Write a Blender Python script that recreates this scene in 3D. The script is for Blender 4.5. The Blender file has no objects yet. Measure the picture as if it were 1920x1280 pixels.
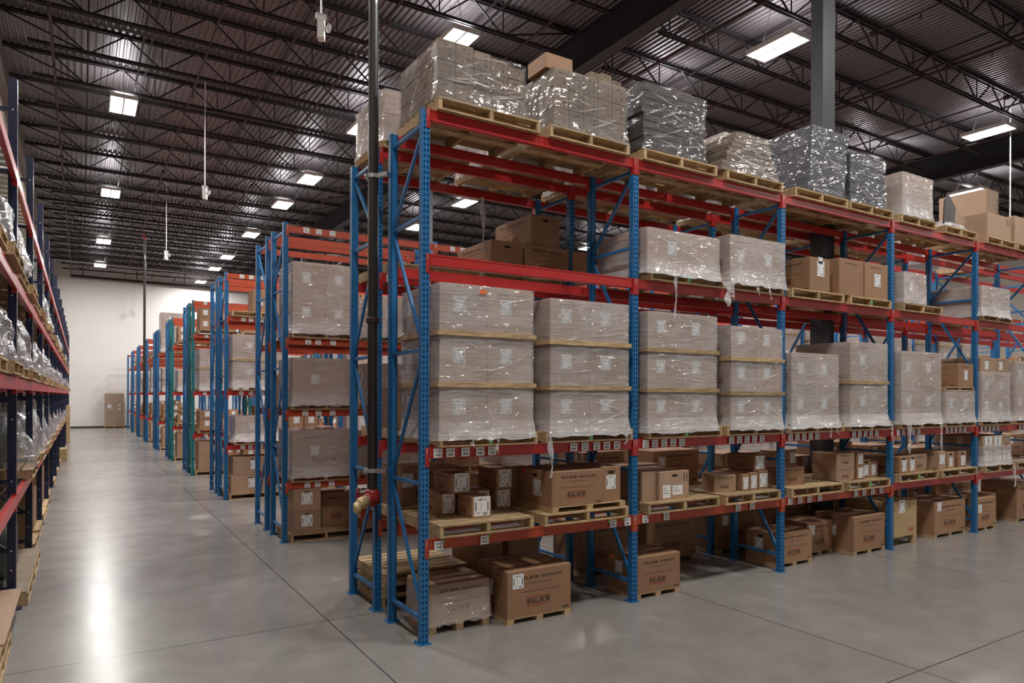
import bpy, math, random
from math import sin, cos, pi, radians
R = random.Random(7)
S = bpy.context.scene
COL = S.collection

# ------------------------------------------------------------------ camera, world, exposure
F_PX, PSI, HORIZON, ROLL = 1301.32, 0.5554, 742.0, 0.00332
CAM = (-2.65864, -5.77785, 2.26517)
cd = bpy.data.cameras.new('camera'); cam = bpy.data.objects.new('camera', cd); COL.objects.link(cam)
cd.sensor_width = 36.0; cd.lens = F_PX / 1920 * 36.0
cd.shift_y = (HORIZON - 640) / 1920.0
cd.clip_start = 0.05; cd.clip_end = 200
from mathutils import Matrix, Vector, noise
cam.matrix_world = (Matrix.Translation(CAM) @ Matrix.Rotation(-PSI, 4, 'Z') @ Matrix.Rotation(pi/2, 4, 'X')
                    @ Matrix.Rotation(ROLL, 4, 'Z'))
S.camera = cam
w = bpy.data.worlds.new('world'); S.world = w; w.use_nodes = True
w.node_tree.nodes['Background'].inputs[0].default_value = (0.8, 0.82, 0.9, 1)
w.node_tree.nodes['Background'].inputs[1].default_value = 0.02
S.view_settings.view_transform = 'Standard'; S.view_settings.look = 'None'
S.view_settings.exposure = 0.14; S.view_settings.gamma = 1.0; S.view_settings.use_curve_mapping = False
S.cycles.max_bounces = 10; S.cycles.transparent_max_bounces = 16; S.cycles.diffuse_bounces = 4
S.cycles.glossy_bounces = 4; S.cycles.transmission_bounces = 4
S.cycles.sample_clamp_indirect = 6.0
S.cycles.use_denoising = True
S.cycles.caustics_reflective = False; S.cycles.caustics_refractive = False

LAMP_W = 300.0         # radiant power of one fixture's downlight
UP_W = 42.0            # the slots in its top
LAMP_Z = 10.2
LAMPS = []             # (x, y, label)
def _row(x, ys, where):
    for y in ys: LAMPS.append((x, y, where))
_row(-1.70, [-3.6, 6.2, 16.07, 25.82, 35.92, 43.79], 'main aisle')
_row(4.45, [-3.6, 8.2, 14.1, 19.86, 23.9, 30.26, 36.8, 41.2, 47.2], 'row past the standpipe')
_row(10.75, [-3.6, 4.45, 8.0, 13.6, 19.59, 24.41, 36.74], 'dark roof column')  # the middle lamp is unseen, filled in for its light
_row(20.40, [-12.2, -3.6, 4.38, 8.3, 14.0, 23.58], 'second girder')  # the last lamp but one is unseen, filled in for its light
_row(26.52, [7.77, 16.0], 'far bay past the second girder')  # the further lamp is unseen, added to fill in light
_row(30.4, [-12.2, -3.6], 'far end of the open aisle')

# pixel -> place (the camera above), used to read positions off surfaces of known height or depth
_c, _s = cos(PSI), sin(PSI)
FW = Vector((_s, _c, 0)); RT = Vector((_c, -_s, 0)); UP = Vector((0, 0, 1))
R3 = RT*cos(ROLL) + UP*sin(ROLL); U3 = -RT*sin(ROLL) + UP*cos(ROLL)
def ray(u, v): return FW + R3*((u-960)/F_PX) + U3*((HORIZON-v)/F_PX)
def onY(u, v, Y): d = ray(u, v); return Vector(CAM) + d*((Y-CAM[1])/d.y)
def onX(u, v, X): d = ray(u, v); return Vector(CAM) + d*((X-CAM[0])/d.x)
def onZ(u, v, Z): d = ray(u, v); return Vector(CAM) + d*((Z-CAM[2])/d.z)

# ------------------------------------------------------------------ materials
def mat(name):
    m = bpy.data.materials.new(name); m.use_nodes = True
    nt = m.node_tree; b = nt.nodes['Principled BSDF']
    return m, nt, b
def N(nt, t, **kw):
    n = nt.nodes.new(t)
    for k, v in kw.items(): setattr(n, k, v)
    return n
def plain(name, col, rough=0.5, metal=0.0, var=0.0, spec=0.5, bump=0.0, bscale=60, coat=0.0):
    m, nt, b = mat(name)
    b.inputs['Base Color'].default_value = (*col, 1); b.inputs['Roughness'].default_value = rough
    b.inputs['Metallic'].default_value = metal; b.inputs['Specular IOR Level'].default_value = spec
    b.inputs['Coat Weight'].default_value = coat
    if var or bump:
        tc = N(nt, 'ShaderNodeTexCoord'); nz = N(nt, 'ShaderNodeTexNoise'); nz.inputs['Scale'].default_value = bscale
        nz.inputs['Detail'].default_value = 3
        nt.links.new(tc.outputs['Object'], nz.inputs['Vector'])
        if var:
            mx = N(nt, 'ShaderNodeMix', data_type='RGBA', blend_type='MULTIPLY'); mx.inputs[0].default_value = 1
            mx.inputs[6].default_value = (*col, 1)
            rp = N(nt, 'ShaderNodeMapRange'); rp.inputs[3].default_value = 1-var; rp.inputs[4].default_value = 1+var*0.4
            nt.links.new(nz.outputs['Fac'], rp.inputs[0])
            nt.links.new(rp.outputs[0], mx.inputs[7]); nt.links.new(mx.outputs[2], b.inputs['Base Color'])
        if bump:
            bp = N(nt, 'ShaderNodeBump'); bp.inputs['Strength'].default_value = bump; bp.inputs['Distance'].default_value = 0.002
            nt.links.new(nz.outputs['Fac'], bp.inputs['Height']); nt.links.new(bp.outputs[0], b.inputs['Normal'])
    return m
def emis(name, col, s):
    m, nt, b = mat(name)
    b.inputs['Base Color'].default_value = (*col, 1)
    b.inputs['Emission Color'].default_value = (*col, 1); b.inputs['Emission Strength'].default_value = s
    return m

M = {}
M['blue'] = plain('blue rack paint', (0.018, 0.16, 0.40), 0.36, var=0.25, bscale=9)
M['teal'] = plain('teal rack paint', (0.012, 0.20, 0.235), 0.4, var=0.2, bscale=9)
M['navy'] = plain('navy rack paint', (0.011, 0.018, 0.055), 0.3, var=0.2, bscale=9)
M['red'] = plain('red beam paint', (0.50, 0.030, 0.028), 0.32, var=0.15, bscale=7)
M['orange'] = plain('orange beam paint', (0.50, 0.072, 0.026), 0.42, var=0.2, bscale=7)
M['galv'] = plain('galvanised steel', (0.55, 0.56, 0.57), 0.35, metal=0.8)
M['bolt'] = plain('zinc bolt', (0.7, 0.7, 0.68), 0.3, metal=0.9)
M['steel_black'] = plain('dark joist paint', (0.020, 0.015, 0.016), 0.6)
M['steel_grey'] = plain('dark grey column paint', (0.040, 0.043, 0.050), 0.45, var=0.1, bscale=3)
M['girder'] = plain('dark girder paint', (0.018, 0.017, 0.020), 0.55)
M['pipe'] = plain('black pipe', (0.022, 0.020, 0.018), 0.33, var=0.4, bscale=14, coat=0.2)
M['maroon'] = plain('maroon sprinkler pipe', (0.035, 0.012, 0.012), 0.6)
M['valve_red'] = plain('red valve paint', (0.28, 0.022, 0.018), 0.4)
M['brass'] = plain('brass fitting', (0.62, 0.46, 0.25), 0.45, metal=0.3)
M['white'] = plain('white enamel', (0.78, 0.78, 0.76), 0.45)
M['white_wall'] = plain('white painted wall', (0.80, 0.785, 0.77), 0.6, var=0.03, bscale=0.6)
M['beige_wall'] = plain('beige precast wall', (0.42, 0.37, 0.32), 0.8, var=0.1, bscale=1.2)
M['base_black'] = plain('black wall base', (0.03, 0.03, 0.03), 0.6)
M['paper'] = plain('white label paper', (0.86, 0.86, 0.86), 0.5)
M['ink'] = plain('black ink', (0.035, 0.025, 0.022), 0.7)
M['redink'] = plain('red ink', (0.38, 0.035, 0.025), 0.7)
M['hole'] = plain('dark hand hole', (0.012, 0.008, 0.006), 0.9)
M['sticker_o'] = plain('orange sticker', (0.95, 0.20, 0.05), 0.6)
M['sticker_y'] = plain('yellow sticker', (0.75, 0.85, 0.03), 0.6)
M['sticker_p'] = plain('pink sticker', (0.85, 0.06, 0.16), 0.6)
M['dot'] = plain('green dot', (0.10, 0.62, 0.06), 0.6)
M['green_paint'] = plain('green painted block', (0.16, 0.42, 0.16), 0.7)
M['motor'] = plain('grey green motor paint', (0.09, 0.125, 0.115), 0.35)
M['motor_dark'] = plain('motor dark opening', (0.012, 0.014, 0.014), 0.5)
M['wire_deck'] = plain('wire mesh deck', (0.10, 0.09, 0.10), 0.4, metal=0.5)
M['dark_tray'] = plain('dark tray board', (0.060, 0.050, 0.044), 0.55, var=0.3, bscale=5)
M['blue_tray'] = plain('slate tray', (0.052, 0.060, 0.078), 0.45, var=0.3, bscale=5)
M['tube'] = emis('lamp tube', (1.0, 0.985, 0.96), 14.0)
M['tubeup'] = emis('lamp top slot', (1.0, 0.98, 0.95), 3.0)

def cardboard(name, col):
    m, nt, b = mat(name)
    tc = N(nt, 'ShaderNodeTexCoord'); oi = N(nt, 'ShaderNodeObjectInfo')
    nz = N(nt, 'ShaderNodeTexNoise'); nz.inputs['Scale'].default_value = 5; nz.inputs['Detail'].default_value = 4
    nt.links.new(tc.outputs['Object'], nz.inputs['Vector'])
    mr = N(nt, 'ShaderNodeMapRange'); mr.inputs[3].default_value = 0.84; mr.inputs[4].default_value = 1.12
    nt.links.new(nz.outputs['Fac'], mr.inputs[0])
    m2 = N(nt, 'ShaderNodeMapRange'); m2.inputs[3].default_value = 0.84; m2.inputs[4].default_value = 1.14
    nt.links.new(oi.outputs['Random'], m2.inputs[0])
    mu = N(nt, 'ShaderNodeMath', operation='MULTIPLY'); nt.links.new(mr.outputs[0], mu.inputs[0]); nt.links.new(m2.outputs[0], mu.inputs[1])
    vm = N(nt, 'ShaderNodeVectorMath', operation='SCALE'); vm.inputs[0].default_value = col
    nt.links.new(mu.outputs[0], vm.inputs['Scale']); nt.links.new(vm.outputs[0], b.inputs['Base Color'])
    b.inputs['Roughness'].default_value = 0.62; b.inputs['Specular IOR Level'].default_value = 0.35
    wv = N(nt, 'ShaderNodeTexWave'); wv.inputs['Scale'].default_value = 40; wv.bands_direction = 'Z'
    nt.links.new(tc.outputs['Object'], wv.inputs['Vector'])
    bp = N(nt, 'ShaderNodeBump'); bp.inputs['Strength'].default_value = 0.06; bp.inputs['Distance'].default_value = 0.002
    nt.links.new(wv.outputs['Fac'], bp.inputs['Height']); nt.links.new(bp.outputs[0], b.inputs['Normal'])
    return m
M['card'] = cardboard('brown cardboard', (0.34, 0.193, 0.108))
M['card2'] = cardboard('pale cardboard', (0.40, 0.265, 0.175))
M['card_shaded'] = cardboard('shaded cardboard', (0.20, 0.145, 0.098))  # brown cardboard darkened to paint in the weaker light on the top beams
M['ply'] = cardboard('yellow plywood', (0.52, 0.36, 0.18))

def wood(name, col):
    m, nt, b = mat(name)
    tc = N(nt, 'ShaderNodeTexCoord'); oi = N(nt, 'ShaderNodeObjectInfo')
    mp = N(nt, 'ShaderNodeMapping'); mp.inputs['Scale'].default_value = (3, 14, 22)
    nt.links.new(tc.outputs['Object'], mp.inputs['Vector'])
    nz = N(nt, 'ShaderNodeTexNoise'); nz.inputs['Scale'].default_value = 2.2; nz.inputs['Detail'].default_value = 5
    nz.inputs['Distortion'].default_value = 0.6
    nt.links.new(mp.outputs[0], nz.inputs['Vector'])
    cr = N(nt, 'ShaderNodeValToRGB')
    cr.color_ramp.elements[0].position = 0.3; cr.color_ramp.elements[0].color = (col[0]*0.55, col[1]*0.48, col[2]*0.4, 1)
    cr.color_ramp.elements[1].position = 0.62; cr.color_ramp.elements[1].color = (*col, 1)
    nt.links.new(nz.outputs['Fac'], cr.inputs[0])
    m2 = N(nt, 'ShaderNodeMapRange'); m2.inputs[3].default_value = 0.7; m2.inputs[4].default_value = 1.1
    nt.links.new(oi.outputs['Random'], m2.inputs[0])
    vm = N(nt, 'ShaderNodeVectorMath', operation='SCALE'); nt.links.new(cr.outputs[0], vm.inputs[0])
    nt.links.new(m2.outputs[0], vm.inputs['Scale']); nt.links.new(vm.outputs[0], b.inputs['Base Color'])
    b.inputs['Roughness'].default_value = 0.75
    return m
M['wood'] = wood('pallet pine', (0.60, 0.43, 0.235))
M['wood_old'] = wood('weathered pallet wood', (0.34, 0.27, 0.20))

def film(name, lo, hi, col, rough, sc, bump=.009, pucker=.04, sheen=.9, foot=.14, fres=.4):
    """stretch film: see-through plastic with whitish pulled streaks"""
    m, nt, b = mat(name)
    out = nt.nodes['Material Output']
    tc = N(nt, 'ShaderNodeTexCoord'); oi = N(nt, 'ShaderNodeObjectInfo')
    ad = N(nt, 'ShaderNodeVectorMath', operation='ADD'); nt.links.new(tc.outputs['Object'], ad.inputs[0])
    sc_ = N(nt, 'ShaderNodeMath', operation='MULTIPLY'); sc_.inputs[1].default_value = 37; nt.links.new(oi.outputs['Random'], sc_.inputs[0])
    nt.links.new(sc_.outputs[0], ad.inputs[1])
    mp = N(nt, 'ShaderNodeMapping'); mp.inputs['Scale'].default_value = (1.6*sc, 1.6*sc, 58*sc); mp.inputs['Rotation'].default_value = (0.04, 0.05, 0)
    nt.links.new(ad.outputs[0], mp.inputs['Vector'])
    nz = N(nt, 'ShaderNodeTexNoise'); nz.inputs['Scale'].default_value = 2.6; nz.inputs['Detail'].default_value = 6; nz.inputs['Distortion'].default_value = 0.5
    nt.links.new(mp.outputs[0], nz.inputs['Vector'])
    n2 = N(nt, 'ShaderNodeTexNoise'); n2.inputs['Scale'].default_value = 2.2; n2.inputs['Detail'].default_value = 3
    nt.links.new(ad.outputs[0], n2.inputs['Vector'])
    mx = N(nt, 'ShaderNodeMath', operation='MULTIPLY_ADD'); mx.inputs[1].default_value = 0.6
    nt.links.new(nz.outputs['Fac'], mx.inputs[0])
    m3 = N(nt, 'ShaderNodeMath', operation='MULTIPLY'); m3.inputs[1].default_value = 0.4; nt.links.new(n2.outputs['Fac'], m3.inputs[0])
    nt.links.new(m3.outputs[0], mx.inputs[2])
    mr = N(nt, 'ShaderNodeMapRange'); mr.inputs[1].default_value = 0.32; mr.inputs[2].default_value = 0.68
    mr.inputs[3].default_value = lo; mr.inputs[4].default_value = hi
    nt.links.new(mx.outputs[0], mr.inputs[0])
    # grazing-angle rise, the same from either side of the thin film
    def graze(base, rise):
        g_ = N(nt, 'ShaderNodeLayerWeight'); g_.inputs['Blend'].default_value = 0.5
        pw_ = N(nt, 'ShaderNodeMath', operation='POWER'); pw_.inputs[1].default_value = 4; nt.links.new(g_.outputs['Facing'], pw_.inputs[0])
        ma_ = N(nt, 'ShaderNodeMath', operation='MULTIPLY_ADD'); ma_.inputs[1].default_value = rise; ma_.inputs[2].default_value = base
        nt.links.new(pw_.outputs[0], ma_.inputs[0]); return ma_
    lw = graze(.03, .8)
    a2 = N(nt, 'ShaderNodeMath', operation='MULTIPLY_ADD'); a2.inputs[1].default_value = fres; a2.use_clamp = True
    nt.links.new(lw.outputs[0], a2.inputs[0]); nt.links.new(mr.outputs[0], a2.inputs[2])
    # more turns of film are wound round the foot of a load
    sz = N(nt, 'ShaderNodeSeparateXYZ'); nt.links.new(tc.outputs['Object'], sz.inputs[0])
    ft = N(nt, 'ShaderNodeMapRange'); ft.inputs[1].default_value = 0.30; ft.inputs[2].default_value = 0.06; ft.inputs[3].default_value = 0; ft.inputs[4].default_value = foot
    nt.links.new(sz.outputs['Z'], ft.inputs[0])
    a3 = N(nt, 'ShaderNodeMath', operation='ADD'); a3.use_clamp = True
    nt.links.new(a2.outputs[0], a3.inputs[0]); nt.links.new(ft.outputs[0], a3.inputs[1])
    b.inputs['Base Color'].default_value = (*col, 1); b.inputs['Roughness'].default_value = rough
    b.inputs['Specular IOR Level'].default_value = 0.3
    bp = N(nt, 'ShaderNodeBump'); bp.inputs['Strength'].default_value = 0.8; bp.inputs['Distance'].default_value = bump
    nt.links.new(nz.outputs['Fac'], bp.inputs['Height']); nt.links.new(bp.outputs[0], b.inputs['Normal'])
    tr = N(nt, 'ShaderNodeBsdfTransparent'); ms = N(nt, 'ShaderNodeMixShader')
    nt.links.new(a3.outputs[0], ms.inputs[0]); nt.links.new(tr.outputs[0], ms.inputs[1]); nt.links.new(b.outputs[0], ms.inputs[2])
    # the sheen of the plastic itself, with broad puckers
    gl = N(nt, 'ShaderNodeBsdfGlossy'); gl.inputs['Roughness'].default_value = rough*.3; gl.inputs['Color'].default_value = (1, 1, 1, 1)
    m4 = N(nt, 'ShaderNodeMapping'); m4.inputs['Scale'].default_value = (1.2, 1.2, 5)
    nt.links.new(ad.outputs[0], m4.inputs['Vector'])
    n4 = N(nt, 'ShaderNodeTexNoise'); n4.inputs['Scale'].default_value = 2.5; n4.inputs['Detail'].default_value = 2; n4.inputs['Distortion'].default_value = 1.2
    nt.links.new(m4.outputs[0], n4.inputs['Vector'])
    b4 = N(nt, 'ShaderNodeBump'); b4.inputs['Strength'].default_value = 1.0; b4.inputs['Distance'].default_value = pucker
    nt.links.new(n4.outputs['Fac'], b4.inputs['Height']); nt.links.new(b4.outputs[0], gl.inputs['Normal'])
    f4 = graze(.045, .7)
    m5 = N(nt, 'ShaderNodeMath', operation='MULTIPLY'); m5.inputs[1].default_value = sheen; m5.use_clamp = True; nt.links.new(f4.outputs[0], m5.inputs[0])
    mg = N(nt, 'ShaderNodeMixShader'); nt.links.new(m5.outputs[0], mg.inputs[0]); nt.links.new(ms.outputs[0], mg.inputs[1]); nt.links.new(gl.outputs[0], mg.inputs[2])
    nt.links.new(mg.outputs[0], out.inputs['Surface'])
    return m
M['film'] = film('milky stretch film', 0.10, 0.52, (0.86, 0.84, 0.85), 0.20, 1.0, foot=.20)
M['film_light'] = film('thin stretch film', 0.0, 0.26, (0.45, 0.43, 0.43), 0.18, 0.8, .006, .022, 1.0, .04, .08)
M['film_mid'] = film('middling stretch film', 0.04, 0.24, (0.85, 0.78, 0.74), 0.2, 0.8)
M['film_clear'] = film('glossy clear film', 0.0, 0.30, (0.30, 0.29, 0.31), 0.20, 0.35, .010, .028, 1.3, .03, .1)
M['bag'] = film('loose plastic bag', 0.04, 0.30, (0.48, 0.47, 0.50), 0.16, 0.12, .02, .04, 1.3)

def concrete():
    m, nt, b = mat('polished concrete')
    tc = N(nt, 'ShaderNodeTexCoord')
    def noi(scale, det, dist=0.0):
        n = N(nt, 'ShaderNodeTexNoise'); n.inputs['Scale'].default_value = scale; n.inputs['Detail'].default_value = det
        n.inputs['Distortion'].default_value = dist; nt.links.new(tc.outputs['Object'], n.inputs['Vector']); return n
    a = noi(0.35, 3, 0.0); c = noi(2.4, 9, 0.0); d = noi(60, 4); c.inputs['Roughness'].default_value = 0.68
    cr = N(nt, 'ShaderNodeValToRGB'); e = cr.color_ramp.elements
    e[0].position = 0.28; e[0].color = (0.205, 0.191, 0.176, 1); e[1].position = 0.74; e[1].color = (0.335, 0.318, 0.298, 1)
    s1 = N(nt, 'ShaderNodeMath', operation='MULTIPLY_ADD'); s1.inputs[1].default_value = 0.55
    nt.links.new(c.outputs['Fac'], s1.inputs[0])
    s2 = N(nt, 'ShaderNodeMath', operation='MULTIPLY'); s2.inputs[1].default_value = 0.45; nt.links.new(a.outputs['Fac'], s2.inputs[0])
    nt.links.new(s2.outputs[0], s1.inputs[2]); nt.links.new(s1.outputs[0], cr.inputs[0])
    sp = N(nt, 'ShaderNodeMapRange'); sp.inputs[1].default_value = 0.3; sp.inputs[2].default_value = 0.7; sp.inputs[3].default_value = 0.9; sp.inputs[4].default_value = 1.06
    nt.links.new(d.outputs['Fac'], sp.inputs[0])
    vm = N(nt, 'ShaderNodeVectorMath', operation='SCALE'); nt.links.new(cr.outputs[0], vm.inputs[0]); nt.links.new(sp.outputs[0], vm.inputs['Scale'])
    # saw-cut joints every 3.8 m
    sx = N(nt, 'ShaderNodeSeparateXYZ'); nt.links.new(tc.outputs['Object'], sx.inputs[0])
    def joint(sock, off):
        a1 = N(nt, 'ShaderNodeMath', operation='ADD'); a1.inputs[1].default_value = -off+380; nt.links.new(sock, a1.inputs[0])
        md = N(nt, 'ShaderNodeMath', operation='MODULO'); md.inputs[1].default_value = 3.8; nt.links.new(a1.outputs[0], md.inputs[0])
        lt = N(nt, 'ShaderNodeMath', operation='LESS_THAN'); lt.inputs[1].default_value = 0.013; nt.links.new(md.outputs[0], lt.inputs[0])
        return lt
    jx, jy = joint(sx.outputs['X'], -0.55), joint(sx.outputs['Y'], 1.12)
    mxj = N(nt, 'ShaderNodeMath', operation='MAXIMUM'); nt.links.new(jx.outputs[0], mxj.inputs[0]); nt.links.new(jy.outputs[0], mxj.inputs[1])
    mix = N(nt, 'ShaderNodeMix', data_type='RGBA'); nt.links.new(mxj.outputs[0], mix.inputs[0])
    nt.links.new(vm.outputs[0], mix.inputs[6]); mix.inputs[7].default_value = (0.06, 0.05, 0.045, 1)
    nt.links.new(mix.outputs[2], b.inputs['Base Color'])
    rr = N(nt, 'ShaderNodeMapRange'); rr.inputs[1].default_value = 0.3; rr.inputs[2].default_value = 0.7; rr.inputs[3].default_value = 0.20; rr.inputs[4].default_value = 0.27
    nt.links.new(c.outputs['Fac'], rr.inputs[0]); nt.links.new(rr.outputs[0], b.inputs['Roughness'])
    b.inputs['Specular IOR Level'].default_value = 0.38
    return m
M['concrete'] = concrete()
M['deck'] = plain('galvanised roof deck', (0.165, 0.145, 0.15), 0.40, metal=0.35, var=0.25, bscale=0.7)

# ------------------------------------------------------------------ mesh helpers
class MB:
    def __init__(s): s.v = []; s.f = []; s.mi = []; s.m = 0; s.smooth = False
    def quad(s, a, b, c, d):
        n = len(s.v); s.v += [a, b, c, d]; s.f.append((n, n+1, n+2, n+3)); s.mi.append(s.m)
    def poly(s, pts):
        n = len(s.v); s.v += pts; s.f.append(tuple(range(n, n+len(pts)))); s.mi.append(s.m)
    def box(s, x0, x1, y0, y1, z0, z1, faces='xXyYzZ'):
        n = len(s.v)
        s.v += [(x0,y0,z0),(x1,y0,z0),(x1,y1,z0),(x0,y1,z0),(x0,y0,z1),(x1,y0,z1),(x1,y1,z1),(x0,y1,z1)]
        F = {'z':(0,3,2,1),'Z':(4,5,6,7),'y':(0,1,5,4),'X':(1,2,6,5),'Y':(2,3,7,6),'x':(3,0,4,7)}
        for k in faces: s.f.append(tuple(n+i for i in F[k])); s.mi.append(s.m)
        return s
    def bar(s, p, q, w, h=None, up=(0,0,1)):
        p = Vector(p); q = Vector(q); h = h or w; d = (q-p).normalized(); u = Vector(up)
        if abs(d.dot(u)) > 0.98: u = Vector((1,0,0))
        a = d.cross(u).normalized()*w/2; b = a.cross(d).normalized()*h/2
        n = len(s.v)
        for c in (p, q):
            for e in (-a-b, a-b, a+b, -a+b): s.v.append(tuple(c+e))
        for f in ((0,1,5,4),(1,2,6,5),(2,3,7,6),(3,0,4,7),(3,2,1,0),(4,5,6,7)):
            s.f.append(tuple(n+i for i in f)); s.mi.append(s.m)
        return s
    def tube(s, pts, r, n=10, caps=True):
        pts = [Vector(p) for p in pts]; rs = r if isinstance(r, (list, tuple)) else [r]*len(pts)
        base = len(s.v); prev = None
        for i, p in enumerate(pts):
            d = (pts[min(i+1, len(pts)-1)]-pts[max(i-1, 0)]).normalized()
            u = Vector((0,0,1)) if abs(d.z) < 0.9 else Vector((0,1,0))
            if prev is not None: u = prev
            a = d.cross(u).normalized(); b = a.cross(d).normalized(); prev = b
            for k in range(n):
                t = 2*pi*k/n; s.v.append(tuple(p + (a*cos(t)+b*sin(t))*rs[i]))
        for i in range(len(pts)-1):
            for k in range(n):
                a0 = base+i*n+k; a1 = base+i*n+(k+1) % n
                s.f.append((a0, a1, a1+n, a0+n)); s.mi.append(s.m)
        if caps:
            s.f.append(tuple(base+k for k in range(n-1, -1, -1))); s.mi.append(s.m)
            s.f.append(tuple(base+(len(pts)-1)*n+k for k in range(n))); s.mi.append(s.m)
        return s
    def mesh(s, name, mats):
        me = bpy.data.meshes.new(name); me.from_pydata([tuple(v) for v in s.v], [], s.f)
        for m in (mats if isinstance(mats, (list, tuple)) else [mats]): me.materials.append(M[m] if isinstance(m, str) else m)
        me.polygons.foreach_set('material_index', s.mi)
        if s.smooth: me.polygons.foreach_set('use_smooth', [True]*len(me.polygons))
        me.update(); return me
def link(name, me, parent=None, loc=(0,0,0), rz=0.0):
    o = bpy.data.objects.new(name, me); COL.objects.link(o); o.location = loc
    if rz: o.rotation_euler = (0, 0, rz)
    if parent: o.parent = parent
    return o
SEEN = {}
def tag(o, label, cat, group=None, kind=None):
    ws = label.split()
    if len(ws) > 16: print('LONG', len(ws), label)
    if label in SEEN and not group: print('DUP', label)
    SEEN[label] = 1
    o['label'] = label; o['category'] = cat
    if group: o['group'] = group
    if kind: o['kind'] = kind
    return o
def struct(name, me, loc=(0,0,0), label=None):
    o = link(name, me, None, loc); o['kind'] = 'structure'
    if label: o['label'] = label
    return o
def empty(name, loc=(0,0,0), rz=0.0):
    o = bpy.data.objects.new(name, None); COL.objects.link(o); o.location = loc; o.empty_display_size = 0.1
    if rz: o.rotation_euler = (0,0,rz)
    return o
def bevbox(w, d, h, c=0.006, mb=None):
    """box from (0,0,0) to (w,d,h) with chamfered vertical and top edges"""
    mb = mb or MB()
    def ring(z, i): return [(c+i, i, z), (w-c-i, i, z), (w-i, c+i, z), (w-i, d-c-i, z), (w-c-i, d-i, z), (c+i, d-i, z), (i, d-c-i, z), (i, c+i, z)]
    n = len(mb.v); mb.v += ring(0, 0)+ring(h-c, 0)+ring(h, c)
    for r in range(2):
        for k in range(8):
            a = n+r*8+k; b = n+r*8+(k+1) % 8
            mb.f.append((a, b, b+8, a+8)); mb.mi.append(mb.m)
    mb.f.append(tuple(n+16+k for k in range(8))); mb.mi.append(mb.m)
    mb.f.append(tuple(n+7-k for k in range(8))); mb.mi.append(mb.m)
    return mb
CACHE = {}
def cached(key, fn):
    if key not in CACHE: CACHE[key] = fn()
    return CACHE[key]

# ------------------------------------------------------------------ lettering
def text_polys(txt, size=1.0, bold=False, shear=0.0):
    key = ('txt', txt, bold, shear)
    if key not in CACHE:
        cu = bpy.data.curves.new('t', 'FONT'); cu.body = txt; cu.size = 1.0; cu.resolution_u = 1; cu.shear = shear
        if bold: cu.offset = 0.022
        cu.space_character = 1.06
        o = bpy.data.objects.new('t', cu); COL.objects.link(o)
        dg = bpy.context.evaluated_depsgraph_get(); dg.update()
        me = bpy.data.meshes.new_from_object(o.evaluated_get(dg))
        vs = [tuple(v.co) for v in me.vertices]; fs = [tuple(p.vertices) for p in me.polygons]
        bpy.data.objects.remove(o); bpy.data.curves.remove(cu); bpy.data.meshes.remove(me)
        xs = [v[0] for v in vs] or [0]; ys = [v[1] for v in vs] or [0]
        CACHE[key] = (vs, fs, min(xs), max(xs), min(ys), max(ys))
    return CACHE[key]
def add_text(mb, txt, x, z, w=None, h=None, bold=False, shear=0.0, y=0.0):
    """letters in the x-z plane facing -y, left bottom corner (x, z), fitted to width w or cap height h"""
    vs, fs, a, b, c, d = text_polys(txt, bold=bold, shear=shear)
    sx = (w/(b-a)) if w else (h/(d-c)); sz = (h/(d-c)) if h else sx
    n = len(mb.v)
    mb.v += [((v[0]-a)*sx+x, y, (v[1]-c)*sz+z) for v in vs]
    for f in fs: mb.f.append(tuple(n+i for i in f)); mb.mi.append(mb.m)
SLAB = {  # slab-serif capitals on a 7 x 6 grid, as strokes (x0, x1, z0, z1) or slanted quads
 'B': [(0,6.3,0,.9),(0,6.3,5.1,6),(0,6,2.6,3.4),(1,2.4,0,6),(5,6.4,.5,2.8),(4.8,6.1,3.2,5.5)],
 'A': [(0,2.4,0,.9),(4.6,7,0,.9),(2.1,4.9,1.7,2.5),(2.2,4,5.1,6),'q',((.7,.5),(2.0,.5),(4.1,6),(2.9,6)),((5,.5),(6.5,.5),(4.3,6),(2.9,6))],
 'L': [(0,6.4,0,.9),(1,2.4,0,6),(0,3.4,5.1,6),(5.4,6.4,0,2.4)],
 'D': [(0,5.4,0,.9),(0,5.4,5.1,6),(1,2.4,0,6),(5.2,6.7,.8,5.2),(4.6,6.1,.4,5.6)],
 'O': [(1,6,0,.9),(1,6,5.1,6),(.2,1.7,.7,5.3),(5.3,6.8,.7,5.3)],
 'R': [(0,3.4,0,.9),(0,6,5.1,6),(0,6,2.6,3.4),(1,2.4,0,6),(5,6.4,3.1,5.5),(5.2,7,0,.9),'q',((3.4,2.8),(5,2.8),(6.6,.2),(5,.2))],
}
def add_slab(mb, txt, x, z, w, h):
    n = len(txt); cw = w/(n*7.6-.6); ch = h/6.0
    for i, chv in enumerate(txt):
        ox = x+i*7.6*cw; q = False
        for e in SLAB[chv]:
            if e == 'q': q = True; continue
            if not q: pts = [(e[0], e[2]), (e[1], e[2]), (e[1], e[3]), (e[0], e[3])]
            else: pts = e
            mb.poly([(ox+p[0]*cw, 0, z+p[1]*ch) for p in pts])
def rect(mb, x0, x1, z0, z1, y=0.0): mb.quad((x0,y,z0),(x1,y,z0),(x1,y,z1),(x0,y,z1))

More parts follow.
